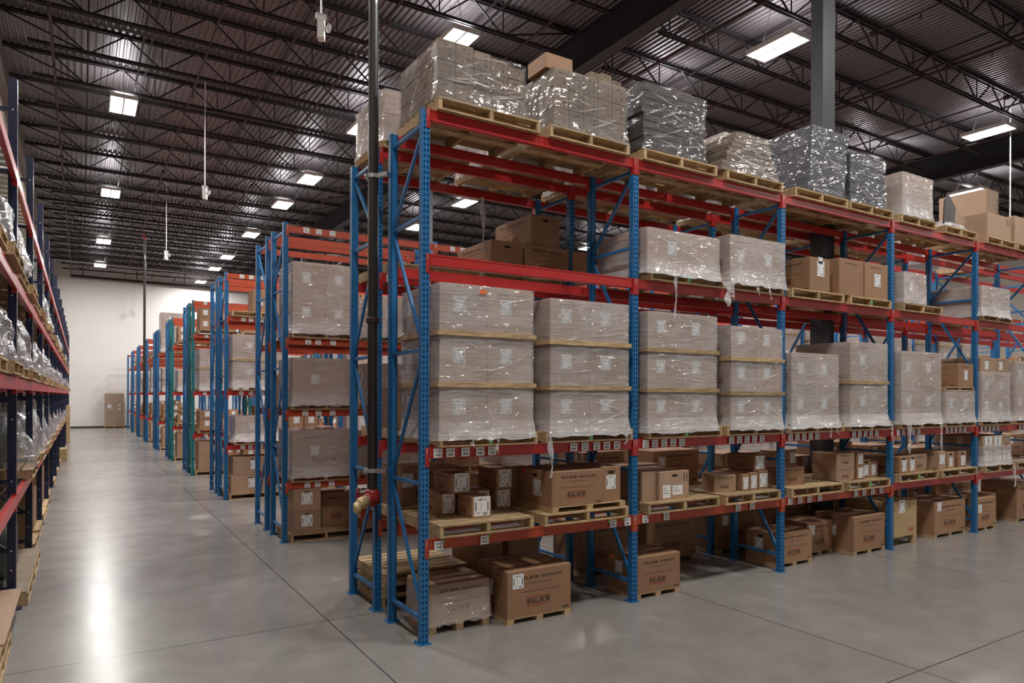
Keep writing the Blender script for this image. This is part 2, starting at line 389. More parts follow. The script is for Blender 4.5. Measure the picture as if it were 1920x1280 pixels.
def print_mesh(w, h, kind='full'):
    """printing for a carton face w x h, in ink; origin at the face's lower left corner"""
    def mk():
        mb = MB()
        if kind == 'full':
            mb.m = 0
            add_slab(mb, 'BALDOR', w*.18, h*.795, w*.30, h*.065)
            rect(mb, w*.495, w*.505, h*.82, h*.835)
            add_text(mb, 'RELIANCE', w*.525, h*.795, w=w*.29, h=h*.060, bold=True, shear=.25)
            add_text(mb, 'R', w*.83, h*.795, h=h*.065, bold=True)
            add_text(mb, '...the Industrial Motor Line', w*.30, h*.685, w=w*.38)
            rect(mb, w*.17, w*.84, h*.525, h*.532)
            add_slab(mb, 'BALDOR', w*.30, h*.265, w*.36, h*.115)
            mb.m = 1
            rect(mb, w*.30, w*.66, h*.405, h*.418); rect(mb, w*.30, w*.66, h*.228, h*.241)
            for k in range(16): rect(mb, w*(.30+.0225*k), w*(.312+.0225*k), h*.195, h*.208)
            mb.m = 0
            for k in range(3): rect(mb, w*(.86+k*.035), w*(.885+k*.035), h*.05, h*.09)
        elif kind == 'end':
            mb.m = 0
            add_slab(mb, 'BALDOR', w*.22, h*.86, w*.26, h*.028)
            add_text(mb, 'RELIANCE', w*.52, h*.86, w=w*.24, h=h*.026, bold=True, shear=.25)
        elif kind == 'abb':
            mb.m = 1; add_text(mb, 'ABB', w*.70, h*.12, w=w*.19, h=h*.11, bold=True)
            mb.m = 0
            for k, (a, b_) in enumerate(((.04,.30),(.04,.26),(.04,.32),(.04,.22),(.04,.16))):
                for j in range(int((b_-a)/.035)): rect(mb, w*(a+j*.035), w*(a+j*.035+.02), h*(.84-k*.06), h*(.87-k*.06))
            rect(mb, w*.70, w*.715, h*.76, h*.88); rect(mb, w*.77, w*.785, h*.76, h*.88); rect(mb, w*.70, w*.785, h*.74, h*.75)
            mb.poly([(w*.68,0,h*.88),(w*.735,0,h*.88),(w*.7075,0,h*.92)]); mb.poly([(w*.75,0,h*.88),(w*.805,0,h*.88),(w*.7775,0,h*.92)])
            mb.poly([(w*.86,0,h*.85),(w*.93,0,h*.85),(w*.895,0,h*.90)])
            rect(mb, w*.14, w*.16, h*.06, h*.12); rect(mb, w*.12, w*.18, h*.12, h*.135)
        elif kind == 'marks':
            mb.m = 0   # fragile / this way up marks
            for k in range(2):
                x = w*(.34+.12*k); rect(mb, x, x+w*.08, h*.70, h*.80)
            rect(mb, w*.66, w*.74, h*.74, h*.80); mb.poly([(w*.63,0,h*.55),(w*.77,0,h*.55),(w*.70,0,h*.68)])
            mb.poly([(w*.62,0,h*.30),(w*.70,0,h*.18),(w*.78,0,h*.30),(w*.74,0,h*.38),(w*.66,0,h*.38)])
            rect(mb, w*.20, w*.50, h*.10, h*.13)
        elif kind == 'side_marks':
            mb.m = 0
            for r in range(2):
                x = w*(.80+.10*r)
                for k in range(5): rect(mb, x, x+w*.04, h*(.62+.06*k), h*(.655+.06*k))
        return mb.mesh('printing', ['ink', 'redink'])
    return cached(('print', round(w, 3), round(h, 3), kind), mk)
CODES = ['CNM20132', 'GM3313', 'LNMC347', 'EM2334T', 'EM2332T', 'PW42247']
def ship_label_mesh(w=.13, h=.145, code=0):
    def mk():
        mb = MB(); mb.m = 0; rect(mb, 0, w, 0, h)
        mb.m = 1
        add_text(mb, 'MOTOR', w*.38, h*.91, w=w*.24, y=-.0006)
        add_text(mb, CODES[code % len(CODES)], w*.17, h*.80, w=w*.66, h=h*.085, bold=True, y=-.0006)
        for x in (.07, .83):
            for k in range(13): rect(mb, w*x, w*(x+.10), h*(.28+k*.034), h*(.28+k*.034+(.018 if k % 3 else .026)), y=-.0006)
        for k in range(5): rect(mb, w*.36, w*(.46+.05*(k % 3)), h*(.66-k*.08), h*(.672-k*.08), y=-.0006)
        rect(mb, w*.1, w*.4, h*.16, h*.185, y=-.0006); rect(mb, w*.55, w*.92, h*.16, h*.19, y=-.0006); rect(mb, w*.55, w*.85, h*.07, h*.11, y=-.0006)
        return mb.mesh('shipping_label', ['paper', 'ink'])
    return cached(('ship', w, h, code % len(CODES)), mk)
def plain_label_mesh(w, h, m='paper', lines=3):
    def mk():
        mb = MB(); mb.m = 0; rect(mb, 0, w, 0, h); mb.m = 1
        for k in range(lines): rect(mb, w*.12, w*(.5+.13*(k % 3)), h*(.75-.2*k), h*(.79-.2*k), y=-.0005)
        return mb.mesh('label', [m, 'ink'])
    return cached(('plab', w, h, m, lines), mk)
def hand_hole_mesh(w=.085, h=.028):
    def mk():
        mb = MB(); r = h/2; pts = []
        for k in range(9): t = -pi/2+pi*k/8; pts.append((w-r+r*cos(t), 0, r+r*sin(t)))
        for k in range(9): t = pi/2+pi*k/8; pts.append((r+r*cos(t), 0, r+r*sin(t)))
        mb.poly(pts); return mb.mesh('hand_hole', 'hole')
    return cached(('hole', w, h), mk)

# ------------------------------------------------------------------ goods
# faces: 'f' = front (-y), 'l' = the end turned to the main aisle (-x)
def put_on(parent, name, me, w, d, face, x, z, off=0.0012):
    """hang a flat decal on a face; x measured along the face from its left, z up"""
    o = link(name, me, parent)
    if face == 'f': o.location = (x, -off, z)
    else: o.location = (-off, d-x, z); o.rotation_euler = (0, 0, -pi/2)
    return o
def carton(x, y, z, w, d, h, label, group=None, rz=0.0, m='card', front=None, side=None, ship=(), cat='carton', name='carton',
           hole=None, stick=None, detail=True, code=0):
    """(x, y, z): lower front left corner of the box"""
    o = link(name, cached(('cart', round(w,3), round(d,3), round(h,3), m), lambda: bevbox(w, d, h).mesh('carton', m)), None, (x, y, z), rz)
    tag(o, label, cat, group)
    if detail:
        if front: put_on(o, 'printing', print_mesh(w, h, front), w, d, 'f', 0, 0)
        if side: put_on(o, 'printing', print_mesh(d, h, side), w, d, 'l', 0, 0)
        for (face, fx, fz, *sz) in ship:
            lw, lh = sz if sz else (.13, .145)
            fw = w if face == 'f' else d
            put_on(o, 'shipping_label', ship_label_mesh(lw, lh, code), w, d, face, fx*fw, fz*h, .002)
        if hole:
            for face in hole: fw = w if face == 'f' else d; put_on(o, 'hand_hole', hand_hole_mesh(), w, d, face, fw/2-.042, h*.80, .0018)
        if stick:
            for (sm, face, fx, fz) in stick:
                fw = w if face == 'f' else d
                s_ = put_on(o, 'sticker', plain_label_mesh(.065, .035, sm, 1), w, d, face, fx*fw, fz*h, .0025)
    else:
        if ship: put_on(o, 'shipping_label', ship_label_mesh(.13, .145, code), w, d, ship[0][0], ship[0][1]*w, ship[0][2]*h, .002)
        if front: put_on(o, 'printing', print_mesh(w, h, front), w, d, 'f', 0, 0)
    return o
def pallet(x, y, z, w, d, label, h=.12, group=None, m='wood', parts=True, rz=0.0, green=False, name='pallet', along='y'):
    """timber pallet; three stringers run front to back (along y)"""
    def top():
        mb = MB(); n = 7; bw = d/(n+1.3)
        for k in range(n):
            yy = (d-bw)*k/(n-1); mb.box(0, w, yy, yy+bw, h-.018, h)
        return mb
    def bot():
        mb = MB(); bw = .1
        for yy in (0, d/2-bw/2, d-bw): mb.box(0, w, yy, yy+bw, 0, .016)
        return mb
    def stri(): return MB().box(0, .038, 0.002, d-.002, .0162, h-.0182)
    key = (round(w,3), round(d,3), round(h,3), m)
    if not parts:
        def one():
            mb = top(); b2 = bot(); n = len(mb.v); mb.v += b2.v; mb.f += [tuple(i+n for i in f) for f in b2.f]; mb.mi += b2.mi
            for xx in (0, w/2-.019, w-.038): mb.box(xx, xx+.038, .002, d-.002, .0162, h-.0182)
            return mb.mesh('pallet', m)
        o = link(name, cached(('p1',)+key, one), None, (x, y, z), rz); tag(o, label, 'pallet', group); return o
    o = empty(name, (x, y, z), rz); tag(o, label, 'pallet', group)
    link('top_boards', cached(('pt',)+key, lambda: top().mesh('top_boards', m)), o)
    link('bottom_boards', cached(('pb',)+key, lambda: bot().mesh('bottom_boards', m)), o)
    sm = cached(('ps',)+key, lambda: stri().mesh('stringer', m))
    for k, xx in enumerate((0.0, w/2-.019, w-.038)):
        link('stringer', sm, o, (xx, 0, 0))
    if green:
        g = link('green_end_mark', cached('gm', lambda: MB().box(0,.04,0,.002,0,.085).mesh('green_end_mark', 'green_paint')), o, (w/2-.02, -.0015, .017)); g['label'] = 'green painted end of the middle block'
    return o
def skid(x, y, z, w, d, label, h=.055, group=None, m='wood', parts=True):
    """thin skid: three runners front to back with a slatted top"""
    o = empty('skid', (x, y, z)); tag(o, label, 'skid', group)
    for xx in (0, w/2-.04, w-.08): link('runner', cached(('sr', round(d,3), h, m), lambda: MB().box(0, .08, 0, d, 0, h-.008).mesh('runner', m)), o, (xx, 0, 0))
    link('skid_top', cached(('st', round(w,3), round(d,3), h, m), lambda: MB().box(0, w, .0, d, h-.0079, h-.0005).mesh('skid_top', m)), o)
    return o
def shell(x0, x1, y0, y1, z0, z1, seed=0, rows=None, cols=14, skirt=0.0, jit=.006, profile=None, ragged=.02, top=True, lift=0.0):
    """a film shell: rectangular rings lofted from z0 to z1, wrinkled; skirt = how far the foot flares over the pallet"""
    rnd = random.Random(seed); rows = rows or max(6, int((z1-z0)/.09)); mb = MB()
    W, D = x1-x0, y1-y0; per = []
    for k in range(cols): per.append((k/cols, 0))
    for k in range(cols): per.append((1, k/cols))
    for k in range(cols): per.append((1-k/cols, 1))
    for k in range(cols): per.append((0, 1-k/cols))
    n = len(per)
    for r in range(rows+1):
        t = r/rows; z = z0+(z1-z0)*t
        fl = skirt*max(0, 1-t/(.17/(max(.3, z1-z0))))**1.0 if skirt else 0
        px0 = px1 = py0 = py1 = 0
        if profile: px0, px1, py0, py1 = profile(t)
        for i, (a, b) in enumerate(per):
            g = .008+fl+rnd.uniform(0, jit)+abs(noise.noise(Vector((a*5+seed, b*5, z*7))))*jit*2.2
            ax, ay = x0+px0+(W-px0+px1)*a, y0+py0+(D-py0+py1)*b
            nx = (-1 if a == 0 else (1 if a == 1 else 0)); ny = (-1 if b == 0 else (1 if b == 1 else 0))
            corner = (a in (0, 1) and b in (0, 1))
            k = .5 if corner else 1
            if ny > 0: g = min(g, .014)
            zz = z
            if r == 0: zz = z0+rnd.uniform(0, ragged)*1.2-lift*(1 if ny < 0 else 0)
            mb.v.append((ax+nx*g*k, ay+ny*g*k, zz))
    for r in range(rows):
        for i in range(n):
            a = r*n+i; b = r*n+(i+1) % n
            mb.f.append((a, b, b+n, a+n)); mb.mi.append(0)
    if top:
        c = len(mb.v); mb.v.append(((x0+x1)/2, (y0+y1)/2, z1+.004))
        b0 = rows*n
        for i in range(n): mb.f.append((b0+i, b0+(i+1) % n, c)); mb.mi.append(0)
    mb.smooth = False
    return mb
def tail_mesh(L, seed, w=.03):
    """a torn ribbon of film hanging down"""
    rnd = random.Random(seed); mb = MB(); n = 12; pts = []
    for i in range(n+1):
        t = i/n; pts.append((sin(t*5+seed)*.02*t+rnd.uniform(-.006, .006), -.01-.012*t+rnd.uniform(-.006, .006), -L*t, w*(1-.55*t)*(1+.5*sin(t*9+seed))))
    for i in range(n):
        a, b = pts[i], pts[i+1]
        mb.quad((a[0]-a[3], a[1], a[2]), (a[0], a[1]-.012, a[2]), (b[0], b[1]-.012, b[2]), (b[0]-b[3], b[1], b[2]))
        mb.quad((a[0], a[1]-.012, a[2]), (a[0]+a[3], a[1], a[2]), (b[0]+b[3], b[1], b[2]), (b[0], b[1]-.012, b[2]))
    return mb.mesh('torn_film_tail', 'film')
def wrap(x0, x1, y0, y1, z0, z1, label, m='film', seed=1, tails=(), group=None, folds=0, **kw):
    mb = shell(x0, x1, y0, y1, z0, z1, seed=seed, **kw)
    cx, cy = (x0+x1)/2, (y0+y1)/2
    mb.v = [(v[0]-cx, v[1]-cy, v[2]-z0) for v in mb.v]
    o = link('stretch_film', mb.mesh('stretch_film', m), None, (cx, cy, z0)); tag(o, label, 'stretch film', group)
    if folds:
        rf = random.Random(seed+5); fm = MB(); H_ = z1-z0; W_ = x1-x0
        for k in range(folds):     # pulled creases standing off the film
            xa_, za_ = rf.uniform(-.48, .3)*W_, rf.uniform(.04, .9)*H_
            L_ = rf.uniform(.2, .6)*W_; sl_ = rf.choice([-1, 1])*rf.uniform(.05, .5)*L_; wd = rf.uniform(.004, .012)
            yy = y0-cy-.022
            zb_ = min(max(za_+sl_, .03), H_-.03); xb_ = min(xa_+L_, W_*.49)
            fm.quad((xa_, yy, za_), ((xa_+xb_)/2, yy-.006, (za_+zb_)/2-wd), (xb_, yy, zb_), ((xa_+xb_)/2, yy-.003, (za_+zb_)/2+wd))
        link('film_creases', fm.mesh('film_creases', 'film'), o)
    for k, (tx, L, *tw) in enumerate(tails):
        link('torn_film_tail', tail_mesh(L, seed*3+k, *(tw or [.02])), o, (tx-cx, y0-cy-.03, .03))
    return o
ORD = ['first', 'second', 'third', 'fourth', 'fifth', 'sixth', 'seventh', 'eighth', 'ninth', 'tenth', 'eleventh', 'twelfth', 'thirteenth', 'fourteenth']
TIER = {1: ['only'], 2: ['bottom', 'top'], 3: ['bottom', 'middle', 'top'], 4: ['bottom', 'second', 'third', 'top']}
def load(x0, x1, yf, z, zt, place, tiers=2, cols=2, d=.90, milky='film', seed=1, pal=(None, None), tails=(), skirt=.05, labels=True,
         strip=True, ph=.12, parts=True, green=False, m='card2', top_cut=None, what='motor carton', side_lab=False, code=3, front='end', pw=0.07):
    """pallet + tiers x cols of cartons + film.  place = where it stands, in words"""
    px0 = pal[0] if pal[0] is not None else x0-.02; px1 = pal[1] if pal[1] is not None else x1+.04
    pallet(px0, yf-.0, z, px1-px0, d, 'wooden pallet under wrapped load, '+place, h=ph, parts=parts, green=green)
    z0 = z+ph+.001; tot = zt-z0; st = .046 if strip else 0.002
    hh = (tot-st*(tiers-1))/tiers; g = .006; cwid = (x1-x0-g*(cols-1))/cols
    for t in range(tiers):
        zz = z0+t*(hh+st)
        for c in range(cols):
            tn = '' if tiers == 1 else TIER[tiers][t]+' '
            cn = '' if cols == 1 else (['left ', 'right '][c] if cols == 2 else ORD[c]+' ')
            lab = f'{tn}{cn}{what} in wrapped load, {place}'
            carton(x0+c*(cwid+g)+(R.uniform(-.004,.004) if t else 0), yf+.025, zz, cwid, d-.05, hh-.001, lab, m=m, front=(front if parts else None),
                   ship=([('f', .28, .42)] if labels else [])+([('l', .15, .45)] if side_lab and c == 0 else []), detail=parts, code=code,
                   side=('full' if parts and c == 0 else None))
        if strip and t < tiers-1:
            o = link('timber_strip', cached(('strip', round(x1-x0,3), round(d,3)), lambda: MB().box(0, x1-x0+.06, 0, d+.03, 0, .0445).mesh('timber_strip', 'wood')), None, (x0-.03, yf-.016, zz+hh))
            tag(o, f'{"lower" if t==0 and tiers>2 else "upper" if tiers>2 else "thin"} timber board between carton tiers, {place}', 'board')
    wt = zt+.004 if top_cut is None else top_cut
    wrap(x0, x1, yf+.010, yf+d-.012, z+(.05 if skirt else ph-.01), wt, f'stretch film around {tiers*cols} cartons, {place}', m=milky, seed=seed, tails=tails,
         skirt=skirt, top=(top_cut is None), folds=9 if parts else 0)

# ------------------------------------------------------------------ building shell
ROOF = 11.10
XL_, XR_, YB_, YF_ = -4.49, 36.0, -20.0, 49.35
struct('floor', MB().box(XL_-.2, XR_+.2, YB_-.2, YF_+.2, -.15, 0).mesh('floor', 'concrete'))
struct('wall_far', MB().box(XL_-.2, XR_+.2, YF_, YF_+.2, 0, ROOF+.3).mesh('wall_far', 'white_wall'))
struct('wall_left', MB().box(XL_-.2, XL_, YB_, YF_, 0, ROOF+.3).mesh('wall_left', 'beige_wall'))
struct('wall_right', MB().box(XR_, XR_+.2, YB_, YF_, 0, ROOF+.3).mesh('wall_right', 'beige_wall'))
struct('wall_back', MB().box(XL_-.2, XR_+.2, YB_-.2, YB_, 0, ROOF+.3).mesh('wall_back', 'white_wall'))
struct('baseboard_far', MB().box(XL_, XR_, YF_-.012, YF_, 0, .11).mesh('baseboard_far', 'base_black'))
mb = MB(); P = .1524; x = XL_
while x < XR_:     # trapezoid ribs running away from the camera
    a = [(x, ROOF), (x+.045, ROOF), (x+.062, ROOF+.038), (x+P-.017, ROOF+.038), (x+P, ROOF)]
    for (p, q) in zip(a, a[1:]):
        mb.quad((p[0], YB_, p[1]), (p[0], YF_, p[1]), (q[0], YF_, q[1]), (q[0], YB_, q[1]))
    x += P
mb.m = 0; mb.box(XL_-.2, XR_+.2, YB_-.2, YF_+.2, ROOF+.06, ROOF+.3)
struct('ceiling', mb.mesh('ceiling', 'deck'))

# girders (I sections along y) and columns
GX = [7.6, 23.8]
def girder_mesh():
    mb = MB(); L0, L1 = YB_, YF_
    mb.box(-.15, .15, L0, L1, 10.15, 10.18); mb.box(-.15, .15, L0, L1, 10.98, 11.01); mb.box(-.012, .012, L0, L1, 10.18, 10.98)
    return mb.mesh('roof_girder', 'girder')
gm = girder_mesh()
for k, gx in enumerate(GX):
    o = struct('roof_girder', gm, (gx, 0, 0)); tag(o, ['deep dark roof girder above the standpipe rack', 'second deep dark roof girder beyond the first'][k], 'roof girder', kind='structure')
COLS = [(7.33, .99, .31, .21), (7.6, 16.43, .3, .28), (7.6, 32.2, .3, .28), (23.8, 16.43, .3, .28), (23.8, 1.0, .28, .26), (23.8, 32.2, .3, .28), (7.6, 46.2, .3, .3)]
CN = ['dark grey steel column rising through the standpipe rack', 'dark grey column behind the fourth row racks', 'dark grey column by the seventh row', 'column under second girder beside the fourth row',
      'column under second girder in line with standpipe rack', 'column under second girder beside seventh row', 'dark column close to the white end wall']
for k, (cx, cy, cw, cdp) in enumerate(COLS):
    mb = MB(); mb.box(-cw/2, cw/2, -cdp/2, cdp/2, 0, 10.15)
    o = struct('roof_column', mb.mesh('roof_column', 'steel_grey'), (cx, cy, 0)); tag(o, CN[k], 'column', kind='structure')
    b_ = link('column_cap', MB().box(-cw/2-.05, cw/2+.05, -cdp/2-.03, cdp/2+.03, 10.12, 10.149).mesh('column_cap', 'steel_grey'), o)

# bar joists along x between girders
ZB, ZT = 10.44, 11.06
def joist_parts(x0, x1, phase):
    t, b, w_ = MB(), MB(), MB()
    for s in (-1, 1):
        t.box(x0+.12, x1-.12, s*.045-.018, s*.045+.018, ZT-.055, ZT+.03); b.box(x0+.75, x1-.75, s*.04-.016, s*.04+.016, ZB-.03, ZB+.035)
    ns = []; k = math.ceil((x0+.75-phase)/1.6); xx = phase+1.6*k
    while xx < x1-.75: ns.append(xx); xx += 1.6
    for i, nx in enumerate(ns):
        w_.bar((nx, 0, ZB), (nx, 0, ZT), .022)
        for s in (-1, 1):
            tx = nx+.8*s
            if x0+.15 < tx < x1-.15: w_.bar((nx+.03*s, 0, ZB), (tx-.02*s, 0, ZT-.02), .032)
    w_.bar((x0+.15, 0, ZT-.02), (ns[0], 0, ZB), .034); w_.bar((x1-.15, 0, ZT-.02), (ns[-1], 0, ZB), .034)
    return t.mesh('top_chord', 'steel_black'), b.mesh('bottom_chord', 'steel_black'), w_.mesh('web', 'steel_black')
spans = [(XL_, GX[0]), (GX[0], GX[1]), (GX[1], XR_)]
SN = ['black open-web roof joist between the wall behind navy racks and first girder', 'black open-web roof joist between the two deep roof girders', 'black open-web roof joist beyond the second deep girder']
for si, (a, b) in enumerate(spans):
    tm, bm_, wm = joist_parts(a, b, -2.55)
    y = 11.72-2.0*12
    while y < YF_-.3:
        o = empty('roof_joist', (0, y, 0)); tag(o, SN[si], 'roof joist', group=['joists of the first roof bay', 'joists of the middle roof bay', 'joists of the last roof bay'][si], kind='structure')
        link('top_chord', tm, o); link('bottom_chord', bm_, o); link('web', wm, o)
        y += 2.0
# bridging rods between joists and sprinkler pipes, running away from the camera
for k, (bx, bz) in enumerate([(-1.45, ZB+.05), (-1.2, ZT-.1), (1.5, ZB+.05), (1.75, ZT-.1), (4.9, ZB+.05), (5.1, ZT-.1), (11.0, ZB+.05), (11.3, ZT-.1), (15.4, ZB+.05), (15.7, ZT-.1), (19.6, ZB+.05), (27.6, ZB+.05)]):
    o = link('joist_bridging', MB().box(-.018, .018, -4.2, 49.0, -.018, .018).mesh('joist_bridging', 'steel_black'), None, (bx, 0, bz))
    tag(o, 'thin black bridging angle tying the roof joists together', 'bridging', group='joist bridging angles', kind='structure')
for k, px in enumerate([-3.25, -.15, 2.9, 5.95, 9.2, 12.3, 15.4, 18.5, 21.6, 26.8, 30.0]):
    o = empty('sprinkler_pipe', (px, 0, 0)); tag(o, 'dark sprinkler pipe running under the roof joists towards the end wall', 'sprinkler pipe', group='sprinkler branch pipes')
    zz = ZB-.09
    link('pipe_run', MB().tube([(0, -12, zz), (0, 49.0, zz)], .024 if k % 2 else .034, 8).mesh('pipe_run', 'maroon'), o)
    cm = cached('coup', lambda: MB().tube([(0,-.06,0),(0,.06,0)], .062, 8).mesh('coupling', 'maroon'))
    hm = cached('head', lambda: MB().tube([(0,0,0),(0,0,-.09)], .014, 6).tube([(0,0,-.09),(0,0,-.1)], .035, 8).mesh('sprinkler_head', 'maroon'))
    for j in range(7): link('coupling', cm, o, (0, 3.1+6.4*j, zz))
    for j in range(15): link('sprinkler_head', hm, o, (0, -1+3.1*j, zz-.03))
# header pipe along the end wall and thin cable tray
o = empty('header_pipe', (0, 48.9, 0)); tag(o, 'thick dark header pipe hung along the top of the white end wall', 'pipe')
link('pipe_run', MB().tube([(-3.3, 0, 10.15), (14, 0, 9.95)], .10, 10).mesh('pipe_run', 'pipe'), o)
for k, xx in enumerate([-2.6, .6, 3.6, 6.6]): link('hanger', MB().bar((xx, 0, 10.2), (xx, 0, ROOF), .05).mesh('hanger', 'maroon'), o)
o = link('conduit', MB().tube([(-4.3, 44.0, 10.35), (9, 44.0, 10.15)], .035, 8).mesh('conduit', 'galv')); tag(o, 'thin pale conduit crossing under the joists before the end wall', 'conduit')

# lamps
def lamp_parts():
    h = MB(); h.box(-.33, .33, -.62, .62, .05, .085); h.box(-.33, -.31, -.62, .62, -.02, .05); h.box(.31, .33, -.62, .62, -.02, .05)
    h.box(-.31, .31, -.62, -.60, -.02, .05); h.box(-.31, .31, .60, .62, -.02, .05); h.box(-.02, .02, -.60, .60, -.015, .05)
    t = MB()
    for k in range(3):
        for s in (-1, 1):
            xx = s*(.075+.085*k); t.tube([(xx, -.59, .015), (xx, .59, .015)], .030, 8)
    u = MB(); u.box(-.22, -.12, -.5, .5, .0855, .09); u.box(.12, .22, -.5, .5, .0855, .09)
    c = MB(); 
    for yy in (-.45, .45): c.tube([(0, yy, .08), (0, yy*.4, ROOF+.03-LAMP_Z)], .006, 5)
    return h.mesh('housing', 'white'), t.mesh('tubes', 'tube'), u.mesh('top_slot', 'tubeup'), c.mesh('hanging_cable', 'steel_black')
LH, LT, LU, LC = lamp_parts()
ld = bpy.data.lights.new('lamp_light', 'AREA'); ld.shape = 'RECTANGLE'; ld.size = .60; ld.size_y = 1.18; ld.energy = LAMP_W; ld.color = (1.0, .965, .93)
lu = bpy.data.lights.new('lamp_uplight', 'AREA'); lu.shape = 'RECTANGLE'; lu.size = .4; lu.size_y = 1.0; lu.energy = UP_W; lu.color = (.97, .97, 1.0)
cnt = {}
for (lx, ly, where) in LAMPS:
    cnt[where] = cnt.get(where, 0)+1
    tot = sum(1 for q in LAMPS if q[2] == where)
    o = empty('high_bay_lamp', (lx, ly, LAMP_Z))
    nth = tot-cnt[where]+1
    tag(o, f'glowing ceiling lamp, line over the {where}, {ORD[nth-1]} from end wall', 'ceiling lamp')
    o['group'] = 'high bay lamps'
    link('housing', LH, o); link('tubes', LT, o); link('top_slot', LU, o); link('hanging_cable', LC, o)
    for dd, zz, rx in ((ld, -.03, 0), (lu, .12, pi)):
        l = bpy.data.objects.new(dd.name, dd); COL.objects.link(l); l.parent = o; l.location = (0, 0, zz); l.rotation_euler = (rx, 0, 0)

# pendant devices on rods over the aisle ends
def depth_pt(u, d): return Vector(CAM) + FW*d + RT*((u-960)/F_PX*d)
for k, (u, d, vz, big) in enumerate([(600, 10.5, 50, 1), (383, 19.6, 362, 1), (311, 28.4, 480, 1), (247, 48.2, 588, 1)]):
    p = depth_pt(u, d); z = CAM[2]+(HORIZON-vz)/F_PX*d
    o = empty('wireless_unit', (p.x, p.y, z)); tag(o, ['white wireless unit with round antenna on a rod high above the standpipe', 'white wireless unit on rod, second hung along the row ends', 'white wireless unit on rod, third hung along the row ends', 'small white wireless unit hanging before the end wall'][k], 'wireless unit')
    link('rod', MB().tube([(0, 0, .15), (0, 0, ROOF-z)], .014, 6).mesh('rod', 'white'), o)
    link('housing', MB().box(-.05, .05, -.08, .08, -.2, .12).mesh('housing', 'white'), o, (0,0,0), -.4)
    link('antenna', MB().tube([(.10, 0, .0), (.14, 0, .0)], [.07, .055], 12).bar((.04,0,0),(.11,0,0),.02).mesh('antenna', 'white'), o)
    link('bracket', MB().box(-.08, .08, -.03, .03, .10, .18).mesh('bracket', 'galv'), o)
for k, (u, d) in enumerate([(1893, 21.0)]):
    p = depth_pt(u, d); o = link('hanging_rod', MB().tube([(0, 0, 7.6), (0, 0, ROOF+.03)], .016, 6).mesh('hanging_rod', 'white'), None, (p.x, p.y, 0))
    tag(o, ['thin white rod hanging below the big lamp beside the second girder', 'thin white rod seen behind the two wrapped loads of second bay'][k], 'rod')

# ------------------------------------------------------------------ racking
PW, PD = .076, .070
def post_mesh(H, m, holes=True):
    """lipped C upright, punched face towards -y, centred on x, face at y=0"""
    def mk():
        mb = MB(); a = PW/2
        nc = int(H/.0508)
        def face(fn, w, cols, hw, hh):
            """strip of width w punched with teardrops; fn maps (s, z) to 3d"""
            if not holes: mb.quad(fn(0,0), fn(w,0), fn(w,H), fn(0,H)); return
            cw = w/len(cols) if cols else w
            for i in range(nc):
                z0 = i*.0508; z1 = z0+.0508; zc = z0+.0254
                for j in range(len(cols)):
                    s0 = j*cw; s1 = s0+cw; sc = cols[j]
                    hp = [(sc-hw, zc+hh*.5), (sc-hw*.45, zc-hh), (sc+hw*.45, zc-hh), (sc+hw, zc+hh*.5), (sc+hw*.5, zc+hh), (sc-hw*.5, zc+hh)]
                    n = len(mb.v)
                    out = [(s0, z1), (s0, z0), (s1, z0), (s1, z1)]
                    mb.v += [fn(*p) for p in out]+[fn(*p) for p in hp]
                    for f in ((0,1,5,4),(1,2,6,5),(2,3,7,6),(3,8,7),(3,0,9,8),(0,4,9)):
                        mb.f.append(tuple(n+q for q in f)); mb.mi.append(0)
            mb.quad(fn(0,nc*.0508), fn(w,nc*.0508), fn(w,H), fn(0,H))
        face(lambda s, z: (-a+s, 0, z), PW, [PW*.27, PW*.73], .0085, .0155)
        face(lambda s, z: (-a, PD-s, z), PD, [PD*.5], .006, .008)
        face(lambda s, z: (a, s, z), PD, [PD*.5], .006, .008)
        mb.box(-a, -a+.014, PD-.004, PD, 0, H); mb.box(a-.014, a, PD-.004, PD, 0, H)
        mb.quad((a, PD, 0), (-a, PD, 0), (-a, PD, H), (a, PD, H))
        return mb.mesh('upright_post', m)
    return cached(('post', H, m, holes), mk)
def beam_mesh(L, m, h=.105):
    def mk():
        mb = MB(); x0, x1 = PW/2+.003, L-PW/2-.003
        mb.box(x0, x1, .008, .050, 0, h*.72); mb.box(x0, x1, .008, .036, h*.72, h)
        mb.box(x0, x1, .004, .010, h*.05, h*.12); mb.box(x0, x1, .004, .010, h*.86, h*.93)
        return mb.mesh('beam', m)
    return cached(('beam', round(L,3), m, h), mk)
def conn_mesh(m):
    def mk():
        mb = MB(); mb.box(0, .040, -.006, -.001, -.07, .107); mb.box(.036, .041, -.006, .045, -.07, .107)
        mb.m = 1
        mb.box(.012, .020, -.0075, -.006, .045, .10); mb.m = 2
        for z in (-.055, -.02): mb.box(.014, .024, -.0068, -.006, z, z+.014)
        return mb.mesh('end_connector', [m, 'galv', 'hole'])
    return cached(('conn', m), mk)
def conn_mesh_r(m):
    def mk():
        mb = MB(); mb.box(-.040, 0, -.006, -.001, -.07, .107); mb.box(-.041, -.036, -.006, .045, -.07, .107)
        mb.m = 1; mb.box(-.020, -.012, -.0075, -.006, .045, .10); mb.m = 2
        for z in (-.055, -.02): mb.box(-.024, -.014, -.0068, -.006, z, z+.014)
        return mb.mesh('end_connector', [m, 'galv', 'hole'])
    return cached(('connr', m), mk)
def foot_mesh(m):
    return cached(('foot', m), lambda: MB().box(-.065, .065, -.02, .11, 0, .006).tube([(-.05,.09,.006),(-.05,.09,.03)], .007, 6).tube([(.05,.09,.006),(.05,.09,.03)], .007, 6).mesh('foot_plate', [m]))
